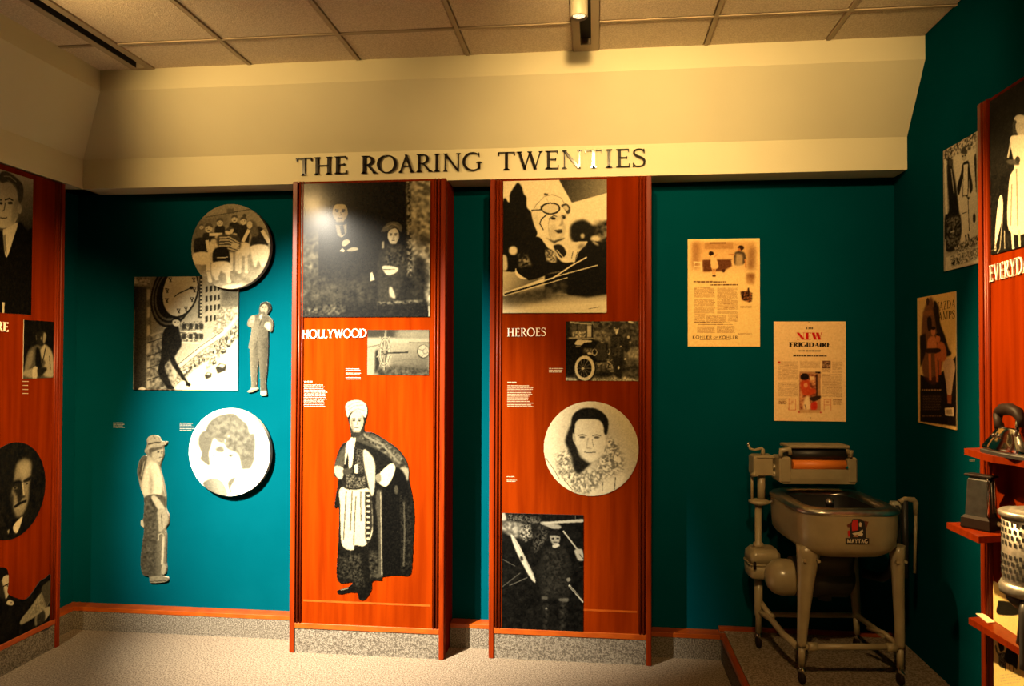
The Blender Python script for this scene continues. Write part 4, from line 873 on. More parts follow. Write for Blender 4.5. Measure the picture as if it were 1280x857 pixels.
# --- standing man cutout
MN = [(185, 105), (205, 88), (235, 85), (258, 105), (262, 140), (240, 175), (235, 185), (262, 210), (280, 240), (276, 300), (262, 318), (243, 312), (243, 420), (236, 600), (226, 700), (236, 785), (232, 802), (200, 804), (190, 790), (186, 680), (178, 560), (168, 520), (160, 650), (158, 730), (168, 755), (130, 775), (100, 780), (90, 768), (118, 738), (110, 600), (104, 450), (94, 440), (104, 380), (118, 290), (95, 278), (84, 255), (100, 210), (130, 188), (170, 180), (175, 140)]
def pt_man(k):
    k.at(295, 365, 6.117)
    k.sp(95, [(120, 200), (170, 185), (240, 185), (270, 220), (250, 310), (240, 350), (115, 440), (118, 290)], 1); k.grad(125, 75, (110, 300), (240, 320), [(118, 280), (170, 200), (245, 200), (243, 350), (165, 350), (150, 450), (94, 445)], 1)
    k.sp(130, [(84, 255), (100, 210), (135, 188), (140, 250), (110, 285)], .6); k.grad(120, 70, (110, 500), (170, 500), [(104, 450), (165, 380), (160, 740), (118, 745)], .5); k.grad(95, 60, (180, 500), (240, 500), [(165, 370), (243, 360), (236, 600), (228, 770), (188, 770), (178, 560)], .5)
    k.l(60, 4, (165, 355), (160, 410), (145, 452)); k.l(50, 3, (165, 270), (185, 250), (195, 230)); k.p(190, [(178, 190), (200, 175), (195, 235), (180, 215)], .5); k.l(45, 5, (200, 200), (180, 270))
    k.sp(185, [(215, 270), (235, 240), (262, 250), (262, 300), (240, 300)], .5); k.sp(160, [(105, 200), (140, 195), (135, 240), (110, 245)], .6); k.l(50, 3, (112, 222), (136, 218))
    face(k, 214, 132, 30, 40, 165, 45, 12); k.sp(45, [(180, 125), (190, 100), (215, 84), (250, 95), (263, 125), (252, 165), (240, 170), (242, 125), (215, 102)], .5); k.p(60, [(200, 160), (225, 165), (215, 180), (198, 172)], .5, .7)
    k.sp(180, [(90, 768), (118, 745), (165, 745), (165, 756), (110, 780)], .4); k.sp(190, [(190, 770), (235, 770), (236, 800), (195, 803)], .4); k.l(60, 3, (92, 774), (166, 756)); k.grain(5, .5)
picture('suited_man_cutout', 'small cutout of a man in a pale suit raising both fists', 'cutout', [(305, 375), (345, 375), (345, 500), (305, 500)], 1, DW, pt_man, 90, thick=.016, outline=[(x / 6.117 + 295, y / 6.117 + 365) for x, y in MN], edge='board', dens=2.2, tone=SEPK * .48)

# --- round portrait with bobbed hair
def pt_bob(k):
    k.at(230, 505, 6.856)
    k.sp(72, [(130, 300), (160, 255), (190, 245), (210, 190), (270, 130), (350, 100), (430, 92), (490, 135), (550, 190), (570, 260), (610, 270), (620, 380), (610, 440), (615, 480), (580, 560), (540, 570), (500, 560), (478, 450), (440, 420), (380, 400), (350, 350), (300, 340), (265, 310), (240, 390), (225, 440), (230, 545), (180, 520), (145, 490), (155, 440), (128, 370)], .8)
    k.mott(62, 86, 1.6, [(210, 200), (350, 110), (540, 200), (600, 380), (560, 540), (480, 460), (380, 390), (260, 300), (160, 300)], 3, .8)
    k.sp(72, [(270, 395), (320, 370), (352, 390), (350, 430), (290, 430)], 1.2); k.e(120, 392, 290, 12, 10); k.e(120, 360, 330, 8, 14)
    k.l(85, 7, (235, 445), (275, 435)); k.e(110, 258, 455, 22, 9, 0, .5); k.l(85, 7, (370, 440), (440, 445)); k.e(95, 410, 458, 28, 12, 0, .6); k.e(60, 408, 458, 9, 9); k.e(70, 258, 456, 8, 7)
    k.l(160, 5, (325, 560), (350, 562)); k.l(120, 7, (305, 605), (335, 600), (365, 606)); k.l(150, 5, (320, 622), (350, 622)); k.l(150, 5, (470, 480), (465, 580), (430, 640))
    k.sp(75, [(385, 690), (415, 650), (452, 640), (440, 680), (415, 730), (425, 785), (400, 760)], .8); k.sp(80, [(170, 700), (240, 655), (310, 665), (355, 710), (378, 800), (250, 800)], .8); k.grad(60, 105, (180, 740), (300, 690), [(170, 700), (240, 655), (310, 665), (355, 710), (378, 800), (250, 800)], .6); k.l(140, 4, (500, 740), (510, 760)); k.grain(3, .5)
picture('bobbed_hair_portrait', 'round white portrait of a woman with bobbed hair', 'photograph', [(237, 512.5), (338.3, 512.5), (338.3, 622), (237, 622)], 1, DW, pt_bob, 228, thick=.034, behind=.016, outline='round', tone=SEPK * np.array([1, 1.06, 1.2]))

# --- cowboy cutout
CB = [(92, 115), (105, 80), (106, 45), (135, 28), (165, 35), (180, 60), (210, 62), (205, 78), (190, 85), (192, 130), (178, 172), (172, 205), (190, 270), (205, 350), (206, 420), (222, 460), (220, 500), (205, 525), (210, 580), (208, 700), (212, 740), (205, 770), (190, 770), (188, 745), (192, 780), (220, 790), (215, 810), (160, 818), (125, 815), (120, 785), (85, 770), (75, 700), (85, 600), (92, 530), (75, 510), (75, 485), (88, 470), (92, 370), (75, 320), (62, 270), (54, 220), (66, 165), (85, 140), (108, 138)]
def pt_cowboy(k):
    k.at(160, 540, 4.285)
    k.sp(150, [(70, 270), (108, 140), (160, 170), (200, 300), (200, 360), (90, 365)], 1); k.sp(190, [(100, 200), (130, 170), (170, 200), (190, 290), (175, 350), (100, 358), (80, 310)], 1); k.p(105, [(120, 200), (140, 280), (135, 350), (120, 340)], 1.5, .6); k.p(95, [(185, 300), (205, 350), (190, 360)], 1, .7)
    k.sp(70, [(92, 365), (200, 355), (206, 430), (200, 560), (180, 790), (130, 785), (85, 770), (78, 700), (92, 530)], .6); k.mott(50, 82, 1.0, [(95, 370), (180, 365), (175, 600), (160, 780), (90, 770), (80, 690)], 2)
    k.grad(62, 115, (140, 600), (200, 600), [(165, 440), (205, 430), (205, 600), (185, 780), (150, 780)], 1.5); k.sp(170, [(130, 360), (155, 355), (205, 420), (175, 432), (150, 400)], .6); k.sp(150, [(165, 430), (205, 425), (220, 470), (205, 520), (175, 545), (170, 500)], .6); k.l(60, 3, (185, 450), (190, 520))
    k.l(170, 5, (170, 590), (172, 560), (190, 550), (200, 565)); k.l(175, 12, (198, 570), (192, 720)); k.sp(150, [(188, 745), (200, 710), (212, 730), (205, 770), (192, 770)], .5); k.sp(175, [(72, 490), (85, 482), (92, 520), (80, 528)], .4)
    k.sp(75, [(56, 230), (66, 165), (90, 138), (106, 150), (88, 220), (75, 275)], .6); k.l(150, 4, (75, 250), (90, 170)); k.l(45, 4, (66, 240), (78, 170))
    k.sp(150, [(115, 100), (185, 85), (190, 130), (178, 165), (150, 168), (118, 140)], .5); k.p(75, [(112, 100), (190, 86), (190, 98), (150, 112), (118, 125)], .6); k.e(50, 165, 118, 7, 4); k.e(50, 184, 115, 4, 4); k.l(60, 4, (168, 148), (184, 145)); k.l(80, 4, (178, 118), (186, 132)); k.p(70, [(112, 110), (130, 118), (132, 150), (116, 140)], .8, .7)
    k.sp(140, [(92, 118), (110, 85), (105, 48), (135, 28), (165, 36), (178, 62), (210, 64), (200, 80), (150, 85), (110, 108)], .4); k.l(60, 8, (108, 78), (145, 68), (178, 66)); k.l(95, 5, (135, 32), (150, 50))
    k.sp(125, [(122, 790), (160, 780), (190, 780), (220, 790), (214, 808), (150, 818), (126, 812)], .4); k.l(60, 4, (125, 812), (215, 804)); k.grain(5, .6)
picture('cowboy_cutout', 'cutout of a cowboy in hat and chaps seen from the side', 'cutout', [(168, 543), (216, 543), (216, 733), (168, 733)], 1, DW, pt_cowboy, 110, thick=.016, outline=[(x / 4.285 + 160, y / 4.285 + 540) for x, y in CB], edge='board', dens=2.0, tone=SEPK * .52)

# --- author portraits on the side panel
fL = XP - .012
def pt_author(k):
    k.at(0, 210, 4.285)
    k.grad(190, 70, (150, 70), (170, 330)); k.grad(185, 40, (140, 80), (140, 340), [(60, 60), (190, 60), (175, 430), (60, 400)], 1)
    k.sp(12, [(-80, 380), (0, 360), (20, 490), (90, 310), (140, 350), (175, 380), (175, 830), (-80, 830)], 1); k.sp(200, [(5, 355), (20, 340), (85, 310), (60, 400), (28, 490), (15, 470)], .5); k.p(120, [(5, 380), (18, 370), (26, 480), (14, 460)], .5)
    k.sp(178, [(-40, 90), (0, 75), (60, 90), (95, 150), (92, 250), (70, 310), (30, 335), (-20, 330), (-50, 250)], .6); k.sp(120, [(70, 190), (98, 190), (95, 260), (60, 310), (50, 280)], 1.5, .6)
    k.sp(70, [(-20, 70), (0, 35), (40, 40), (90, 75), (118, 110), (116, 180), (95, 200), (80, 130), (40, 90), (0, 95)], .7); k.l(150, 5, (10, 60), (45, 60), (80, 90)); k.l(120, 4, (30, 80), (70, 105), (92, 150))
    k.l(45, 8, (15, 188), (40, 178), (62, 190)); k.e(30, 45, 203, 14, 7); k.l(45, 8, (-20, 190), (0, 186)); k.e(30, -5, 205, 9, 7); k.l(90, 6, (18, 200), (12, 240), (0, 248)); k.l(70, 7, (-10, 282), (15, 286), (28, 280)); k.e(165, 98, 235, 12, 26); k.p(205, [(0, 735), (12, 735), (10, 795), (0, 795)], .3); k.grain(5, .6)
picture('author_photograph', 'tall photograph of a man with wavy hair in a dark suit', 'photograph', [(-33, 206.6), (41.8, 227.8), (37.3, 398.4), (-35, 391)], 0, fL, pt_author, 90, thick=.004, tone=SEPK * .55)
def pt_folded(k):
    k.at(0, 395, 7.79)
    k.mott(10, 20, 2, [(220, 50), (540, 50), (540, 640), (220, 640)]); k.sp(80, [(232, 560), (270, 370), (350, 310), (430, 300), (500, 370), (522, 500), (515, 640), (230, 630)], 1); k.sp(165, [(380, 400), (430, 310), (500, 375), (520, 480), (520, 620), (440, 620), (400, 560), (440, 480)], 1); k.sp(120, [(240, 560), (275, 400), (320, 360), (310, 480), (280, 540)], 1)
    k.l(40, 10, (400, 520), (430, 400), (440, 340)); k.l(60, 8, (480, 420), (490, 560)); k.sp(12, [(350, 340), (390, 380), (395, 560), (345, 520)], 1); k.sp(150, [(235, 560), (340, 530), (360, 540), (350, 630), (235, 600)], .8); k.sp(190, [(318, 530), (362, 530), (352, 632), (315, 632)], .5); k.sp(30, [(362, 540), (440, 530), (450, 560), (380, 620)], 1)
    k.sp(30, [(345, 200), (380, 175), (440, 190), (448, 250), (420, 310), (370, 310)], .8); k.sp(150, [(425, 190), (448, 215), (442, 262), (425, 300), (415, 270)], .8); k.e(130, 400, 245, 8, 18, 0, .8); k.l(90, 6, (348, 215), (352, 260)); k.sp(175, [(400, 380), (428, 310), (440, 330), (425, 370)], .5); k.grain(5, .5)
picture('folded_arms_photograph', 'small dark photograph of a shadowed man with folded arms', 'photograph', [(30.2, 403.2), (67.5, 406), (66.4, 476.6), (29, 476)], 0, fL, pt_folded, 14, thick=.004, tone=SEPK * .55, dens=1.8)
def pt_oval(k):
    k.at(0, 545, 5.91)
    k.mott(10, 26, 2, [(-200, 60), (350, 60), (350, 800), (-200, 800)]); k.sp(135, [(105, 260), (130, 215), (180, 205), (225, 240), (225, 330), (212, 420), (205, 530), (170, 615), (125, 630), (95, 580), (75, 470), (90, 380)], 2); k.sp(175, [(130, 260), (165, 235), (205, 260), (200, 330), (150, 345)], 3, .7)
    k.sp(20, [(75, 370), (120, 350), (150, 370), (160, 480), (130, 540), (120, 480), (90, 420)], 1.5, .9); k.sp(20, [(165, 370), (225, 345), (222, 372), (185, 385)], .8, .95); k.l(12, 14, (90, 372), (130, 368), (150, 380)); k.e(120, 104, 410, 20, 10, 10, .8); k.e(25, 104, 408, 8, 8); k.e(120, 195, 398, 16, 7, 5, .8); k.e(25, 195, 398, 7, 6)
    k.l(190, 9, (160, 385), (166, 440), (172, 480)); k.e(40, 160, 490, 22, 9, 0, .8); k.l(15, 20, (100, 550), (150, 530), (192, 525)); k.sp(150, [(118, 565), (160, 550), (185, 550), (160, 578)], .6); k.sp(25, [(75, 460), (95, 470), (90, 560), (110, 620), (70, 560)], 2, .8)
    k.sp(215, [(92, 690), (160, 635), (150, 690), (118, 748)], .5); k.p(150, [(50, 710), (68, 700), (60, 738)], .5); k.grain(5, .6)
picture('oval_portrait', 'oval dark portrait of a stern man with a moustache', 'photograph', [(-28, 557), (58, 557), (58, 677), (-28, 677)], 0, fL, pt_oval, 14, thick=.004, tone=SEPK * .55, outline='round', edge='board_dark')
RD = [(-60, 820), (-60, 95), (0, 88), (40, 84), (70, 100), (82, 140), (84, 220), (74, 290), (120, 325), (230, 345), (320, 230), (345, 195), (390, 170), (437, 163), (440, 555), (300, 625), (0, 755)]
def pt_reader(k):
    k.at(0, 700, 6.59)
    k.mott(10, 24, 2, [(-80, 60), (450, 60), (450, 850), (-80, 850)]); k.sp(190, [(10, 190), (30, 160), (80, 145), (84, 220), (72, 300), (45, 350), (25, 290), (10, 240)], .6); k.sp(14, [(-40, 160), (0, 90), (40, 84), (72, 102), (82, 145), (30, 160), (10, 195)], .5); k.sp(40, [(0, 200), (20, 230), (40, 340), (20, 350), (-20, 300)], 1); k.l(15, 9, (20, 250), (50, 235), (82, 215)); k.e(25, 65, 238, 12, 13); k.e(150, 66, 240, 7, 8)
    k.sp(195, [(50, 380), (75, 358), (112, 380), (95, 405), (60, 398)], .4); k.e(80, 88, 382, 8, 5); k.sp(150, [(168, 525), (250, 420), (345, 300), (385, 405), (330, 470), (180, 560)], .6); k.mott(120, 165, 1, [(200, 500), (345, 310), (380, 400), (330, 465), (210, 530)], 1.5); k.sp(75, [(345, 290), (360, 235), (437, 190), (437, 330), (390, 410), (360, 340)], .8); k.l(130, 8, (345, 290), (390, 410)); k.l(110, 5, (437, 330), (395, 410))
    k.sp(175, [(370, 430), (435, 405), (420, 470), (370, 525)], .6); k.sp(130, [(290, 500), (315, 490), (312, 560), (290, 565)], .8); k.sp(55, [(310, 500), (370, 440), (380, 520), (320, 560)], 1); k.sp(195, [(298, 580), (345, 590), (340, 605), (300, 620)], .5); k.grain(5, .6)
fLp = fL + .004
picture('reader_cutout', 'cutout of a dark-suited man with glasses holding papers', 'cutout', rect_px(0, fLp, 3.20, 3.656, .158, at(4, 711, 0, fLp).z), 0, fL, pt_reader, 14, thick=.004, tone=SEPK * .55, outline=[(x / 6.59, y / 6.59 + 700) for x, y in RD], edge='board_dark')

# --- pictures and posters on the back wall by the washing machine
def pt_tub(k):
    k.at(850, 290, 5.713); ink = (70, 38, 22)
    k.grad((205, 160, 100), (235, 200, 140), (80, 60), (80, 300), [(80, 62), (530, 62), (530, 265), (360, 290), (250, 320), (80, 305)], 2); k.p((120, 75, 40), [(80, 62), (130, 62), (130, 240), (80, 260)], 3, .6); k.p((110, 70, 40), [(490, 100), (530, 100), (530, 262), (475, 255)], 3, .7)
    k.p((150, 105, 60), [(170, 62), (370, 62), (375, 110), (170, 110)], .5, .5); k.l((90, 55, 30), 8, (205, 68), (320, 66)); k.p((95, 55, 30), [(155, 185), (365, 182), (365, 235), (300, 270), (160, 272)], .8); k.l((210, 170, 110), 8, (150, 183), (370, 180))
    k.p((235, 205, 150), [(90, 200), (148, 200), (150, 210), (90, 212)]); k.l((235, 205, 150), 7, (98, 210), (92, 270)); k.l((235, 205, 150), 7, (142, 210), (152, 270)); k.l((235, 205, 150), 5, (96, 235), (148, 235))
    k.e((40, 22, 14), 217, 143, 18, 16); k.sp((225, 185, 125), [(215, 165), (245, 160), (270, 240), (222, 250)], .4); k.l((200, 140, 80), 8, (240, 170), (258, 150)); k.l((210, 160, 100), 9, (228, 250), (232, 290)); k.l((210, 160, 100), 9, (248, 250), (244, 295)); k.e((50, 28, 18), 240, 303, 14, 6); k.e((60, 32, 20), 308, 266, 12, 12)
    k.e((45, 24, 15), 428, 103, 22, 18); k.e((185, 120, 70), 415, 118, 11, 13); k.sp((75, 60, 45), [(385, 140), (420, 128), (455, 140), (465, 190), (440, 225), (385, 220)], .6); k.p((215, 185, 135), [(395, 145), (440, 150), (445, 240), (390, 235)], 1, .7); k.l((190, 130, 75), 9, (385, 150), (340, 150)); k.l((190, 130, 75), 10, (460, 180), (465, 245)); k.l((225, 185, 130), 12, (365, 190), (375, 230))
    k.grad((120, 75, 40), (225, 185, 120), (520, 290), (470, 380), [(470, 285), (530, 285), (525, 370), (470, 360)], 1.5); k.mott((35, 20, 12), (150, 95, 55), .5, [(430, 415), (475, 410), (485, 390), (500, 420), (515, 425), (512, 485), (495, 492), (440, 475)], .6); k.p((40, 22, 14), [(445, 415), (455, 415), (455, 460), (445, 460)]); k.p((40, 22, 14), [(482, 388), (492, 388), (492, 450), (482, 450)])
    k.rows(ink, 92, 340, 328, 352, 1, .9, .8, .0); k.rows(ink, 210, 362, 410, 373, 1, .9, .8, .0)
    for x0, y0, x1, y1, n in ((100, 388, 250, 460, 11), (265, 388, 412, 468, 12), (102, 470, 252, 522, 8), (266, 474, 416, 548, 11), (104, 530, 252, 572, 7), (266, 556, 418, 574, 3), (106, 576, 182, 636, 9), (190, 588, 335, 632, 7), (345, 576, 418, 630, 8), (126, 664, 255, 712, 8), (266, 662, 395, 712, 8), (430, 518, 515, 534, 3), (420, 712, 520, 724, 2), (146, 756, 370, 766, 1)): k.rows((120, 75, 45), x0, y0, x1, y1, n, .75, .5, .06)
    k.rows(ink, 105, 633, 390, 641, 1, .7, .6, .2); k.rows(ink, 130, 648, 390, 655, 1, .6, .6, .1); k.text(ink, 'KOHLER', 92, 730, 232, 752, False, .12, s=.15); k.text(ink, 'OF', 244, 736, 274, 750, False, .12, s=.15); k.text(ink, 'KOHLER', 282, 730, 418, 752, False, .12, s=.15); k.grain(4, .5)
picture('bathroom_poster', 'cream magazine advertisement with bathroom scene reading KOHLER OF KOHLER', 'poster', [(858.2, 296.8), (948.2, 296.2), (950.8, 431), (860.6, 431.4)], 1, DW, pt_tub, (238, 205, 140), thick=.005, dens=1.9, tone=(.92, .86, .72), edge='card')
def pt_fridge(k):
    k.at(960, 392, 6.21); bk = (30, 22, 18); rd = (190, 20, 20); ink = (130, 92, 62)
    k.text(bk, 'THE', 294, 88, 356, 106, True, .1, s=.24); k.text(rd, 'NEW', 222, 132, 425, 186, True, .05, s=.30); k.text(bk, 'FRIGIDAIRE', 168, 208, 486, 242, True, .06, s=.30)
    k.rows(bk, 240, 268, 412, 284, 1, .85, .7, 0); k.rows(bk, 196, 306, 458, 322, 1, .85, .7, 0)
    for x0, y0, x1, y1, n in ((80, 356, 238, 500, 20), (80, 520, 238, 632, 15), (250, 356, 412, 410, 8), (500, 356, 580, 445, 12), (424, 450, 580, 632, 24)): k.rows(ink, x0, y0, x1, y1, n, .6, .5, .05)
    k.e(rd, 88, 364, 10, 7); k.p((95, 60, 48), [(424, 348), (488, 348), (488, 408), (424, 408)]); k.mott((70, 45, 35), (200, 160, 120), .6, [(428, 360), (484, 355), (484, 404), (428, 404)], .4); k.rows(ink, 424, 415, 490, 440, 4)
    k.p((175, 130, 90), [(246, 434), (412, 434), (412, 735), (246, 735)], .4); k.mott((120, 60, 40), (215, 150, 100), 1.0, [(250, 450), (385, 455), (385, 725), (250, 725)], .5); k.p((60, 35, 28), [(375, 455), (388, 455), (388, 640), (375, 640)], .4); k.p((30, 20, 18), [(370, 436), (410, 436), (410, 446), (370, 446)])
    k.e((30, 20, 18), 288, 475, 34, 28); k.p((225, 190, 140), [(330, 470), (365, 470), (365, 500), (330, 500)]); k.sp((190, 70, 35), [(255, 520), (320, 500), (330, 560), (370, 570), (365, 605), (280, 615)], .8); k.e((215, 140, 90), 296, 540, 16, 20); k.sp((50, 35, 28), [(330, 635), (410, 620), (405, 645), (360, 665), (330, 650)], .5); k.sp((235, 205, 160), [(290, 640), (320, 630), (335, 720), (280, 725)], .8); k.sp((190, 50, 30), [(340, 680), (380, 670), (382, 725), (340, 728)], .6); k.l((60, 30, 25), 5, (290, 690), (300, 725)); k.p((200, 160, 110), [(246, 735), (412, 735), (418, 755), (240, 755)], .4)
    for x0 in (166, 440): k.l((190, 90, 55), 4, (x0, 648), (x0 + 52, 648), (x0 + 52, 735), (x0, 735), (x0, 648)); k.l((190, 100, 65), 3, (x0, 690), (x0 + 52, 690)); k.p((190, 120, 80), [(x0 + 18, 660), (x0 + 36, 660), (x0 + 36, 680), (x0 + 18, 680)], .4, .6)
    k.rows(ink, 86, 644, 152, 692, 7, .85, .7); k.rows(ink, 508, 644, 578, 692, 7, .85, .7); k.e(rd, 246, 750, 5, 5); k.e(rd, 414, 750, 5, 5); k.e(bk, 318, 52, 3, 3); k.e(bk, 335, 792, 3, 3); k.grain(4, .5)
picture('refrigerator_poster', 'cream advertisement with red NEW and black FRIGIDAIRE lettering', 'poster', [(967, 399.4), (1057, 399), (1058.3, 523.6), (968.3, 524)], 1, DW, pt_fridge, (232, 200, 150), thick=.005, dens=1.9, tone=(.92, .84, .74), edge='card')

# --- poster and photograph on the side wall
def pt_bulb(k):
    k.at(1140, 350, 4.51); bk = (26, 20, 20)
    k.p(bk, [(50, 520), (110, 540), (180, 500), (250, 410), (252, 808), (50, 782)], .6); k.sp((90, 50, 35), [(60, 200), (100, 90), (120, 90), (140, 150), (160, 250), (180, 310), (190, 380), (150, 560), (100, 560), (60, 480)], 1.5, .8)
    k.sp((35, 28, 28), [(128, 112), (140, 105), (152, 140), (165, 230), (190, 300), (210, 370), (225, 400), (190, 410), (160, 320), (140, 240)], .8); k.p((35, 28, 28), [(45, 300), (80, 285), (85, 380), (50, 480)], 1); k.sp((30, 25, 25), [(90, 200), (112, 195), (115, 260), (95, 265)], .5); k.e((60, 40, 35), 92, 105, 9, 22); k.p((150, 100, 60), [(62, 165), (125, 150), (128, 180), (65, 185)], .6, .7)
    k.e((205, 130, 85), 125, 275, 13, 22); k.e((200, 120, 75), 152, 315, 13, 22); k.sp((210, 130, 80), [(95, 320), (130, 300), (145, 340), (140, 380), (95, 390)], .7); k.sp((195, 110, 65), [(150, 340), (185, 340), (200, 400), (190, 440), (150, 430)], .7); k.sp((45, 30, 28), [(85, 372), (160, 370), (158, 392), (90, 395)], .5); k.l((200, 120, 70), 14, (105, 400), (110, 550)); k.l((190, 105, 60), 13, (140, 400), (150, 560)); k.l((185, 95, 55), 12, (165, 430), (165, 520)); k.e((30, 22, 22), 125, 255, 14, 10); k.e((30, 22, 22), 155, 290, 13, 9)
    k.sp((205, 175, 150), [(183, 480), (190, 440), (214, 424), (238, 440), (244, 490), (234, 560), (226, 630), (206, 630), (196, 560)], .5); k.p((150, 80, 45), [(204, 632), (228, 634), (226, 682), (206, 680)], .4); k.p((225, 205, 175), [(192, 705), (238, 702), (240, 752), (194, 748)], .4); k.p((160, 140, 115), [(200, 715), (230, 712), (232, 742), (202, 740)], .4)
    k.text(bk, 'MAZDA', 132, (112, 92), 242, (164, 134), True, .1, s=.14); k.text(bk, 'LAMPS', 136, (168, 152), 242, (216, 198), True, .1, s=.14); k.p((40, 30, 30), [(120, 140), (158, 130), (160, 210), (140, 215)], 1.2, .85)
    k.rows((190, 150, 110), 58, 600, 172, 614, 1, .9, .7, 0); k.rows((130, 100, 75), 66, 632, 172, 722, 10, .7, .5, .05); k.rows((150, 115, 85), 62, 748, 175, 760, 1, .8, .6, 0); k.l((225, 190, 130), 5, (40, 86), (48, 792), (266, 824)); k.l((225, 190, 130), 6, (248, 34), (264, 822)); k.grain(4, .5)
picture('light_bulb_poster', 'narrow dark poster with large light bulb reading MAZDA LAMPS on the side wall', 'poster', rect_px(0, XR - .005, 3.752, 3.372, 1.256, 1.851), 0, XR, pt_bulb, (228, 195, 130), thick=.005, dens=1.9, tone=(.90, .80, .62), edge='card')
def pt_scouts(k):
    k.at(1170, 150, 4.395); d = 22
    k.mott(60, 190, .9, [(35, 150), (220, 40), (220, 150), (120, 220), (40, 260)], 1.5, .9); k.p(200, [(90, 180), (220, 130), (240, 640), (130, 690), (120, 400)], 1.2)
    k.sp(d, [(60, 210), (80, 195), (92, 250), (110, 330), (130, 480), (148, 560), (130, 660), (100, 700), (50, 690), (45, 520), (70, 480), (60, 320)], 1); k.e(60, 78, 215, 12, 22); k.l(150, 6, (82, 250), (100, 380)); k.l(200, 14, (45, 200), (55, 500)); k.mott(15, 110, 1, [(50, 520), (145, 500), (135, 660), (60, 690)], 1.2, .7); k.l(180, 8, (80, 600), (105, 590))
    k.e(170, 155, 175, 16, 28); k.sp(60, [(138, 160), (150, 130), (170, 140), (172, 165)], .6); k.e(30, 150, 178, 4, 4); k.e(30, 162, 174, 4, 4); k.sp(25, [(150, 220), (180, 205), (190, 260), (205, 350), (190, 380), (185, 300), (178, 400), (150, 405), (152, 300), (130, 390), (118, 350), (140, 270)], .6); k.p(205, [(155, 225), (178, 220), (178, 390), (152, 395)], .4); k.p(20, [(148, 405), (188, 402), (186, 418), (150, 422)], .4)
    k.sp(200, [(145, 420), (180, 418), (188, 600), (150, 620)], .6); k.l(40, 4, (148, 495), (178, 485)); k.l(60, 4, (180, 420), (188, 590)); k.l(30, 7, (168, 610), (172, 660)); k.l(30, 7, (182, 605), (190, 660)); k.sp(30, [(212, 190), (222, 180), (225, 380), (218, 300)], .6); k.e(40, 214, 520, 8, 26)
    k.mott(40, 190, .7, [(100, 680), (240, 610), (240, 660), (120, 720)], 1); k.p(195, [(48, 740), (240, 670), (242, 760), (50, 818)], .8); k.mott(90, 205, .6, [(80, 730), (240, 680), (242, 740), (90, 790)], 1); k.p(15, [(85, 770), (110, 750), (105, 785)], .3); k.p(15, [(118, 740), (140, 770), (120, 760)], .3); k.l(160, 6, (48, 640), (52, 810)); k.grain(6, .5)
picture('slender_dress_photograph', 'pale photograph of slender standing figures half hidden by the EVERYDAY panel', 'photograph', rect_px(0, XR - .005, 3.476, 3.06, 1.948, 2.483), 0, XR, pt_scouts, 150, thick=.005, dens=1.7)
fR = XQ + .012
def pt_dress(k):
    k.at(1210, 80, 3.057)
    k.mott(8, 20, 2, [(40, -100), (400, -100), (400, 760), (40, 760)]); k.p(22, [(50, 300), (165, 290), (165, 400), (60, 420)], 3); k.sp(165, [(188, 190), (205, 170), (235, 175), (240, 205), (215, 212)], .6); k.sp(40, [(182, 205), (198, 195), (200, 250), (185, 260)], .6); k.sp(150, [(196, 205), (230, 205), (235, 250), (205, 248)], .6)
    k.sp(185, [(170, 270), (200, 250), (250, 260), (260, 380), (265, 600), (168, 618), (168, 430), (190, 370)], .7); k.l(120, 6, (180, 440), (176, 600)); k.l(120, 6, (200, 380), (206, 600)); k.sp(60, [(158, 350), (180, 345), (205, 345), (210, 365), (165, 362)], .8); k.l(150, 8, (175, 280), (162, 340)); k.e(40, 205, 345, 10, 14, 0, .5)
    k.l(170, 10, (182, 620), (188, 690)); k.l(150, 9, (212, 615), (215, 680)); k.sp(190, [(122, 500), (138, 490), (140, 560), (120, 640), (105, 680), (108, 600)], .5); k.l(110, 5, (140, 560), (128, 690), (112, 715)); k.l(120, 4, (148, 620), (150, 690)); k.e(140, 106, 690, 5, 12); k.l(60, 3, (60, 715), (110, 690)); k.grain(5, .6)
picture('white_dress_photograph', 'tall black photograph of a woman in a long white dress', 'photograph', rect_px(0, fR - .005, 2.800, 2.24, 1.932, 2.478), 0, fR, pt_dress, 12, thick=.005, edge='board_dark')
def pt_coal(k):
    k.at(1225, 700, 5.455); d = 25
    k.sp(d, [(140, 350), (142, 280), (160, 260), (300, 300), (300, 370)], .6); k.sp(d, [(135, 510), (160, 520), (190, 560), (195, 600), (165, 610), (150, 575)], .5); k.sp(80, [(118, 570), (128, 560), (150, 615), (205, 625), (200, 720), (165, 715), (150, 690), (150, 640), (128, 605)], .5); k.mott(40, 130, .5, [(150, 620), (210, 630), (205, 735), (170, 715)], .5)
    k.sp(d, [(205, 620), (235, 580), (300, 600), (300, 740), (270, 720), (205, 680)], .6)
    for x in (205, 240, 270): k.l(35, 7, (x, 690), (x + 3, 745 + (x - 205) * .2))
    k.rows(150, 165, 770, 330, 850, 4, .5, .4); k.grain(3, .5)
picture('line_drawing_poster', 'cream poster with black ink figures behind the lowest shelf', 'poster', rect_px(0, fR - .005, 2.803, 2.24, .20, .779), 0, fR, pt_coal, (222, 205, 150), thick=.005, edge='card')

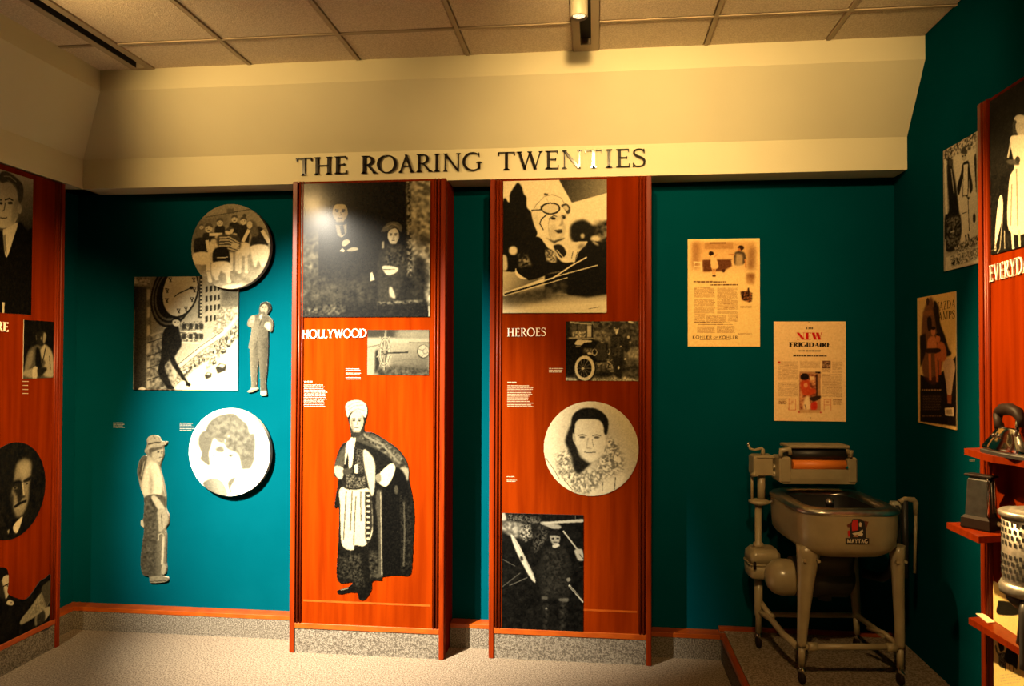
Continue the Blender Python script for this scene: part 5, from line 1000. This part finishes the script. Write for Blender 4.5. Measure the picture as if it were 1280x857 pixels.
# ------------------------------------------------------------------ wringer washing machine on the platform
WC = Vector((1.065, 3.611, 0)); WA = math.radians(5); WZ = .135
def wl(p):
    x, y, z = p; return (WC.x + x * math.cos(WA) - y * math.sin(WA), WC.y + x * math.sin(WA) + y * math.cos(WA), z)
class LB(MB):
    """mesh builder in the machine's own axes"""
    fn = staticmethod(wl)
    def build(s, *a, **k): s.v = [s.fn(p) for p in s.v]; return super().build(*a, **k)
def rsq(a, b, r, z, n=7, cx=.018, cy=-.025):
    out = []
    for (sx, sy, a0) in ((1, 1, 0), (-1, 1, 90), (-1, -1, 180), (1, -1, 270)):
        for i in range(n):
            t = math.radians(a0 + 90 * i / (n - 1)); out.append((cx + sx * (a - r) + r * math.cos(t), cy + sy * (b - r) + r * math.sin(t), z))
    return out
wm = thing('washing_machine', wl((0, 0, WZ)), 'tan wringer washing machine with square tub on a carpeted platform', 'washing machine')
A_, B_ = .216, .275
LB().loops([rsq(A_ - .10, B_ - .10, .06, .690), rsq(A_ - .050, B_ - .050, .09, .704), rsq(A_ - .018, B_ - .018, .11, .728), rsq(A_ - .004, B_ - .004, .115, .750), rsq(A_, B_, .115, .80), rsq(A_ + .002, B_ + .002, .115, .893)], cap1=False).build('tub', 'enamel', wm)
LB().loops([rsq(A_ + .002, B_ + .002, .115, .888), rsq(A_ + .008, B_ + .008, .118, .893), rsq(A_ + .008, B_ + .008, .118, .903), rsq(A_ - .004, B_ - .004, .112, .914), rsq(A_ - .035, B_ - .035, .10, .917), rsq(A_ - .055, B_ - .055, .09, .908), rsq(A_ - .060, B_ - .060, .085, .890)], cap0=False, cap1=False).build('tub_rim', 'metal', wm)
LB().loops([rsq(A_ - .060, B_ - .060, .085, .892), rsq(A_ - .062, B_ - .062, .08, .74), rsq(A_ - .09, B_ - .09, .06, .70)], cap0=False).build('tub_lining', 'rubber', wm)
ag = LB().lathe((.02, -.01, 0), [(.055, .70), (.03, .76), (.018, .80), (.016, .875), (.020, .880), (.020, .900), (.012, .908), (.0, .910)], 24).build('agitator', 'metal', wm)
for k in range(4):
    a_ = math.radians(45 + 90 * k); LB().tube([(.02 + .02 * math.cos(a_), -.01 + .02 * math.sin(a_), .78), (.02 + .05 * math.cos(a_), -.01 + .05 * math.sin(a_), .73)], [.006, .010]).build('fin', 'metal', ag)
LB().cyl((.018 - A_ - .003, .10, .872), (.018 - A_ - .022, .10, .872), .010, .007, 12).build('rim_bolt', 'chrome', wm)
def oval(cx, cy, a, b, z, n=16): return [(cx + a * math.cos(2 * math.pi * i / n), cy + b * math.sin(2 * math.pi * i / n), z) for i in range(n)]
def wheel(parent, x, y):
    c = LB(); c.tube([(x, y, WZ + .085), (x, y, WZ + .060), (x + .012, y - .012, WZ + .045)], [.010, .011, .009]); co = c.build('caster', 'chrome', parent)
    w_ = LB(); w_.lathe((x - .012, y, WZ + .028), [(.010, 0), (.024, .003), (.028, .008), (.028, .016), (.024, .021), (.010, .024)], 20, axis='x'); w_.build('caster_wheel', 'bakelite', parent)
for (x0, x1, y, kx) in ((-.150, -.180, -.20, 1.0), (.236, .246, -.20, .58), (.200, .232, .20, .7)):
    kt = lambda f: 1 - (1 - kx) * f
    lg = LB().loops([oval(x0, y, .052 * kt(1), .040, .745), oval(x0, y, .050 * kt(1), .038, .700), oval(x0 + (x1 - x0) * .3, y, .038 * kt(.8), .030, .60), oval(x0 + (x1 - x0) * .7, y, .027 * kt(.4), .023, .45), oval(x1, y, .020, .019, .316), oval(x1, y, .021, .020, .300)]).build('leg', 'enamel', wm)
    LB().cyl((x1, y, .30), (x1, y, WZ + .075), .0145).build('leg_tube', 'enamel', lg); wheel(lg, x1, y)
    for dx in (-.03 * kx, .03 * kx): LB().cyl((x0 + dx, y - .030, .682), (x0 + dx, y - .044, .682), .007, n=10).build('leg_bolt', 'enamel', lg)
xb, yb = -.246, .20
lg = LB().tube([(xb, yb, WZ + .075), (xb, yb, .29), (xb, yb, .30), (xb, yb, .50)], [.0145, .0145, .020, .020]).build('leg', 'enamel', wm); wheel(lg, xb, yb)
LB().cyl((-.18, -.20, .297), (.246, -.20, .302), .0135).build('crossbar', 'enamel', wm)
for x in (-.135, .205): LB().cyl((x - .02, -.20, .2975), (x + .02, -.20, .2985), .019, n=14).build('crossbar_clamp', 'enamel', wm)
LB().tube([(xb, yb, .318), (xb + .04, yb - .07, .300), (-.20, -.02, .285), (-.185, -.17, .285)], .015).build('crossbar', 'enamel', wm)
LB().tube([(xb + .01, yb, .36), (xb + .03, yb - .03, .33), (xb + .05, yb - .07, .305)], .013).build('brace', 'enamel', wm)
LB().cyl((.246, -.20, .30), (.232, .20, .30), .0135).build('crossbar', 'enamel', wm); LB().cyl((xb, yb, .30), (.232, yb, .30), .0135).build('crossbar', 'enamel', wm)
LB().tube([(.235, -.19, .31), (.20, -.15, .345), (.17, -.06, .33)], [.014, .010, .008]).build('brace', 'enamel', wm)
# gear case, motor
LB().loops([rsq(.062, .060, .022, .490, 5, -.232, .19), rsq(.072, .068, .026, .500, 5, -.230, .19), rsq(.074, .070, .026, .555, 5, -.230, .19)]).build('gear_case', 'enamel', wm)
LB().loops([rsq(.078, .073, .026, .555, 5, -.229, .19), rsq(.078, .073, .026, .566, 5, -.229, .19)]).build('case_flange', 'enamel', wm)
LB().loops([rsq(.074, .070, .026, .566, 5, -.230, .19), rsq(.072, .068, .026, .610, 5, -.229, .19), rsq(.055, .050, .022, .632, 5, -.228, .19)]).build('gear_cover', 'enamel', wm)
for dx in (-.06, .03): LB().cyl((-.229 + dx, .113, .545), (-.229 + dx, .113, .578), .007, n=10).build('case_bolt', 'bakelite', wm)
mo = LB(); n_ = 26
mo.loops([[(px_, -.0 + 0 * px_ + .03 + r_ * math.cos(2 * math.pi * i / n_), .533 + r_ * math.sin(2 * math.pi * i / n_)) for i in range(n_)] for px_, r_ in ((-.265, .004), (-.262, .03), (-.250, .055), (-.228, .074), (-.19, .085), (-.15, .082), (-.145, .083))])
mo.build('motor_dome', 'enamel', wm)
LB().loops([[(px_, .03 + r_ * math.cos(2 * math.pi * i / n_), .54 + r_ * math.sin(2 * math.pi * i / n_)) for i in range(n_)] for px_, r_ in ((-.145, .088), (-.08, .095), (.10, .095), (.13, .06))]).build('motor_body', 'rubber', wm)
LB().loops([rsq(.11, .12, .05, .695, 5, 0, 0), rsq(.10, .11, .05, .58, 5, 0, 0)]).build('gear_housing', 'rubber', wm)
LB().cyl((.0, 0, .58), (.0, 0, .44), .03).build('drive_shaft', 'rubber', wm)
LB().tube([(-.13, -.04, .44), (-.12, -.06, .41), (-.09, -.06, .47)], .010).build('motor_strap', 'enamel', wm)
# wringer post, head and crank
LB().lathe((xb, .2, 0), [(.026, .630), (.024, .650), (.016, .655), (.016, .845)], 20).build('wringer_post', 'enamel', wm)
LB().lathe((xb + .005, .2, 0), [(.030, .838), (.050, .846), (.052, .856), (.040, .862), (.022, .866)], 24).build('collar', 'enamel', wm)
LB().cyl((xb + .015, .2, .86), (xb + .015, .2, .99), .019).build('upper_post', 'enamel', wm); LB().cyl((xb - .030, .2, .858), (xb - .030, .2, .99), .007, n=10).build('guide_rod', 'enamel', wm)
LB().cbox(-.280, -.184, .155, .245, .985, 1.082, .006).build('gear_head', 'enamel', wm); LB().cbox(-.268, -.180, .150, .250, 1.070, 1.084, .004).build('head_cap', 'enamel', wm); LB().cyl((-.284, .18, .985), (-.268, .15, .995), .012, n=10).build('head_lug', 'enamel', wm)
LB().tube([(-.222, .2, 1.08), (-.222, .2, 1.108), (-.228, .2, 1.116), (-.262, .2, 1.106), (-.285, .2, 1.112), (-.293, .2, 1.130)], [.011, .009, .007, .006, .006, .006]).build('crank', 'enamel', wm); LB().lathe((-.294, .2, 1.128), [(.0, 0), (.006, .002), (.008, .008), (.006, .014), (.0, .016)], 12).build('crank_knob', 'chrome', wm)
for z in (1.030, .995): LB().cyl((-.19, .17, z), (-.15, .17, z), .011 if z > 1 else .014, n=14).build('coupling', 'enamel', wm)
# wringer
y0, y1 = .095, .215
LB().loops([[(-.168, y0 + .004, .965), (-.160, y0, .958), (.182, y0, .958), (.190, y0 + .004, .965), (.190, y1, .965), (-.168, y1, .965)], [(-.172, y0 + .002, .985), (-.165, y0 - .004, .985), (.187, y0 - .004, .985), (.193, y0 + .002, .985), (.193, y1, .985), (-.172, y1, .985)], [(-.172, y0 + .002, 1.028), (-.165, y0 - .002, 1.028), (.187, y0 - .002, 1.028), (.193, y0 + .002, 1.028), (.193, y1, 1.028), (-.172, y1, 1.028)]], smooth=False).build('drain_board', 'enamel', wm)
for xa, xc in ((-.176, -.118), (.148, .194)): LB().cbox(xa, xc, y0 - .006, y1, .962, 1.085, .008).build('wringer_side', 'enamel', wm)
for xa, dx in ((-.158, .03), (.172, -.02)):
    LB().tube([(xa - .012, y0, 1.088), (xa - .010, y0, 1.118), (xa + dx, y0, 1.124), (xa + dx + .004, y0, 1.098)], [.012, .013, .013, .011]).build('release_latch', 'enamel', wm)
LB().cbox(-.135, .160, y0 - .004, y1, 1.128, 1.143, .004).build('top_bar', 'enamel', wm)
LB().box(-.120, .150, y0 + .075, y1 - .01, 1.028, 1.13).build('wringer_back', 'rubber', wm)
LB().cyl((-.118, y0 + .030, 1.098), (.150, y0 + .030, 1.098), .024, n=24).build('upper_roller', 'rubber', wm)
LB().cyl((-.108, y0 + .026, 1.046), (.146, y0 + .026, 1.046), .024, n=24).build('lower_roller', 'orange_rubber', wm)
LB().cyl((.142, y0 - .010, 1.040), (.142, y0 - .002, 1.040), .006, n=10).build('roller_bolt', 'chrome', wm)
# hose and pipe on the far side
LB().tube([(.262, -.13, .905), (.263, -.135, .86), (.262, -.13, .70), (.262, -.10, .60), (.255, -.02, .55), (.20, .05, .55)], .022, 14).build('drain_hose', 'rubber', wm)
LB().loops([rsq(.020, .018, .008, .885, 4, .262, -.13), rsq(.022, .020, .008, .905, 4, .262, -.13), rsq(.014, .014, .006, .922, 4, .258, -.13)]).build('hose_clip', 'lamp_white', wm)
LB().tube([(.285, -.12, .915), (.31, -.12, .930), (.35, -.12, .928), (.358, -.12, .915), (.358, -.12, .86)], [.012, .011, .012, .012, .009]).build('drain_pipe', 'enamel', wm)
LB().cyl((.358, -.12, .86), (.352, -.12, .60), .007, n=10).build('pipe_rod', 'enamel', wm); LB().cyl((.31, -.12, .925), (.31, -.12, .58), .014, n=12).build('pipe_sleeve', 'rubber', wm)
# maker's emblem on the tub front: plate with name, red and black arch, pale figure
fy = -.025 - B_ - .0005
def flat(pts, d0, d1, m, nm='emblem_piece', parent=wm): return LB().prism(pts, lambda x, z: (x, fy - d0, z), lambda x, z: (x, fy - d1, z)).build(nm, m, parent)
M['em_red'] = mat('emblem_red', (0.50, 0.010, 0.008), .4); M['em_black'] = mat('emblem_black', (0.010, 0.010, 0.014), .4); M['em_pale'] = mat('emblem_pale', (0.62, 0.52, 0.34), .5); M['em_rose'] = mat('emblem_dark_red', (0.13, 0.022, 0.012), .5); M['em_skin'] = mat('emblem_tan', (0.40, 0.16, 0.07), .5)
em = flat([(-.030, .774), (.068, .774), (.068, .798), (-.030, .798)], 0, .003, 'em_black', 'emblem')
ex, ez = .019, .798
def ep(pts, m, d=.0034, nm='emblem_piece'): flat([(ex + x, ez + z) for x, z in pts], .0002, d, m, nm, em)
ep([(-.044, .055), (-.02, .07), (-.008, .098), (.012, .098), (.02, .075), (.048, .07), (.040, .045), (-.04, .045)], 'em_rose', .0012)
ep([(-.030, 0), (.036, 0), (.036, .040), (.030, .070), (.012, .082), (-.020, .080), (-.030, .045)], 'em_black', .0022)
ep([(-.022, .030), (.002, .034), (.002, .078), (-.018, .076), (-.024, .060)], 'em_red'); ep([(-.038, .006), (-.031, .008), (-.031, .032), (-.040, .030)], 'em_red', .0026)
ep([(.008, .050), (.016, .048), (.018, .064), (.012, .068), (.007, .062)], 'em_pale'); ep([(-.022, .020), (.006, .026), (.022, .036), (.024, .030), (.010, .018), (-.014, .012)], 'em_pale'); ep([(.004, .010), (.018, .008), (.024, .018), (.016, .024), (.004, .020)], 'em_pale', .0038); ep([(-.018, .006), (.002, .004), (.004, .012), (-.012, .014)], 'em_skin', .0036)
L_, W_ = layout('MAYTAG', False, .12, s=.2)
for ch, polys in L_:
    lb = LB()
    for q in polys: lb.prism([(-.024 + .086 * u / W_, .778 + .016 * v) for u, v in q], lambda x, z: (x, fy - .002, z), lambda x, z: (x, fy - .0042, z))
    lb.build('letter', 'em_pale', em)

# ------------------------------------------------------------------ appliances on the shelves
# flat iron
ix, iy0, iy1, iz = 1.346, 2.690, 2.475, 1.245
iron = thing('electric_iron', (ix, (iy0 + iy1) / 2, iz), 'chrome electric iron with black arched handle on the upper shelf', 'iron')
def sole(s_, z, yo=0):
    pts = [(-.034, 0), (.034, 0), (.036, .05), (.034, .11), (.022, .17), (.006, .208), (-.006, .208), (-.022, .17), (-.034, .11), (-.036, .05)]
    return [(ix + x * s_, iy0 - yo - (.10 + (y - .10) * s_), z) for x, y in pts]
MB().loops([sole(1.12, iz), sole(1.12, iz + .010), sole(1.05, iz + .013)], smooth=False).build('heel_rest', 'iron', iron)
MB().loops([sole(1.0, iz + .013), sole(1.05, iz + .018), sole(1.02, iz + .028), sole(.82, iz + .050), sole(.62, iz + .072), sole(.50, iz + .088), sole(.36, iz + .094)]).build('body', 'chrome', iron)
for yy in (iy0 - .045, iy0 - .150): MB().tube([(ix, yy, iz + .07), (ix, yy, iz + .125)], [.012, .008]).build('handle_post', 'chrome', iron)
MB().tube([(ix, iy0 - .012, iz + .128), (ix, iy0 - .030, iz + .138), (ix, iy0 - .060, iz + .150), (ix, iy0 - .105, iz + .154), (ix, iy0 - .145, iz + .146), (ix, iy0 - .165, iz + .125), (ix, iy0 - .168, iz + .10)], [.007, .015, .020, .020, .018, .014, .010], 14).build('handle', 'bakelite', iron)
MB().tube([(ix - .004, iy0 - .035, iz + .135), (ix - .004, iy0 - .042, iz + .10), (ix - .004, iy0 - .045, iz + .085)], .015).build('handle', 'bakelite', iron)
for yy in (.05, .085): MB().lathe((ix - .022, iy0 - yy, iz + .058), [(.010, 0), (.010, .008), (.006, .012), (0, .013)], 12).build('screw_cap', 'chrome', iron)
# toaster, set at an angle
tO = Vector((1.268, 2.755, .977)); te1 = Vector((.577, -.816, 0)); te2 = Vector((.816, .577, 0))
toaster = thing('toaster', tO + te1 * .048 + te2 * .035, 'chrome toaster on dark base standing on the middle shelf', 'toaster')
class TB(MB):
    def build(s, *a, **k): s.v = [tuple(tO + te1 * p[0] + te2 * p[1] + Vector((0, 0, p[2]))) for p in s.v]; return super().build(*a, **k)
def trect(m0, m1, n0, n1, z): return [(m0, n0, z), (m1, n0, z), (m1, n1, z), (m0, n1, z)]
TB().loops([trect(.002, .096, .0, .072, 0), trect(0, .098, -.002, .074, .006), trect(.002, .096, 0, .072, .036), trect(.010, .088, .006, .066, .046)], smooth=False).build('base', 'bakelite', toaster)
TB().loops([trect(.012, .086, .010, .062, .044), trect(.016, .084, .016, .058, .165), trect(.022, .078, .022, .052, .180)], smooth=False).build('body', 'iron', toaster)
TB().loops([trect(.013, .085, .006, .010, .046), trect(.017, .083, .013, .017, .168)], smooth=False).build('door', 'metal', toaster); TB().loops([trect(.013, .085, .062, .066, .046), trect(.017, .083, .056, .060, .168)], smooth=False).build('door', 'metal', toaster)
for n0 in (.010, .058): TB().tube([(.088, n0, .044), (.087, n0 + (.008 if n0 < .03 else -.008), .165), (.080, n0 + (.010 if n0 < .03 else -.010), .180)], .004, 8).build('corner_rail', 'chrome', toaster)
TB().cbox(.004, .096, .014, .062, .178, .186, .002).build('top_plate', 'bakelite', toaster)
for i in range(3): TB().cyl((.089, .018 + .016 * i, .06), (.086, .020 + .014 * i, .165), .0018, n=8).build('heater_wire', 'zinc', toaster)
TB().cyl((.096, .055, .022), (.106, .055, .022), .009, .007, 14).build('plug_knob', 'card', toaster)
for a_ in (.016, .086):
    for b_ in (.010, .062): TB().cyl((a_, b_, 0), (a_, b_, .004), .007, n=10).build('foot', 'iron', toaster)
# perforated heater drum on legs
dx_, dy_, dr = 1.310, 2.412, .075
dz0, dz1 = .862, 1.092
drum = thing('heater_drum', (dx_, dy_, .643), 'grey perforated metal drum on black iron legs on the lowest shelf', 'heater')
MB().lathe((dx_, dy_, 0), [(dr - .006, dz0 + .01), (dr - .002, dz0 + .02), (dr, dz1 - .006)], 40).build('drum_wall', 'zinc', drum)
MB().lathe((dx_, dy_, 0), [(dr - .002, dz1 - .012), (dr + .008, dz1 - .004), (dr + .009, dz1 + .006), (dr + .002, dz1 + .012), (dr - .014, dz1 + .010), (dr - .020, dz1 + .016), (.03, dz1 + .022), (0, dz1 + .022)], 40).build('lid', 'zinc', drum)
MB().lathe((dx_, dy_, 0), [(dr - .01, dz0 - .012), (dr + .006, dz0 - .008), (dr + .008, dz0 + .012), (dr + .002, dz0 + .026)], 40).build('base_ring', 'zinc', drum)
MB().lathe((dx_, dy_, 0), [(dr - .03, dz0 - .05), (dr - .012, dz0 - .03), (dr - .008, dz0 - .010)], 32).build('burner_pan', 'iron', drum)
sl_ = MB()
for row in range(9):
    for i in range(30):
        t0 = 2 * math.pi * (i + .5 * (row % 2)) / 30; za = dz0 + .042 + row * .0195
        if row in (4,): continue
        q = [(t0 - .05, za), (t0 + .05, za), (t0 + .05, za + .013), (t0 - .05, za + .013)]
        sl_.add([(dx_ + (dr + .0008) * math.cos(a), dy_ + (dr + .0008) * math.sin(a), z) for a, z in q], [(0, 1, 2, 3)])
so_ = sl_.build('perforation', 'dark', drum); so_['kind'] = 'stuff'
for fx, fy_ in ((1.354, 2.562), (1.250, 2.345), (1.372, 2.345)):
    e_ = Vector((fx - dx_, fy_ - dy_, 0)).normalized(); b0 = Vector((dx_, dy_, 0)) + e_ * .058; b1 = Vector((dx_, dy_, 0)) + e_ * .078; f0 = Vector((fx, fy_, 0))
    MB().tube([b0 + Vector((0, 0, dz0 - .012)), b1 + Vector((0, 0, dz0 - .05)), b1.lerp(f0, .35) + Vector((0, 0, dz0 - .11)), b1.lerp(f0, .8) + Vector((0, 0, .670)), f0 + Vector((0, 0, .652))], [.013, .014, .011, .010, .009], 10).build('leg', 'iron', drum)
# label card on the lowest shelf
lc = MB(); zc_ = .643
q = [at(1222, 763.5, 2, zc_), at(1232, 763.5, 2, zc_), at(1246, 774, 2, zc_), at(1237, 775, 2, zc_)]
lc.loops([[p + Vector((0, 0, .0005)) for p in q], [p + Vector((0, 0, .003)) for p in q]], smooth=False)
lco = lc.build('label_card', 'card'); lco['label'] = 'small cream label card lying at the tip of the lowest shelf'; lco['category'] = 'label'
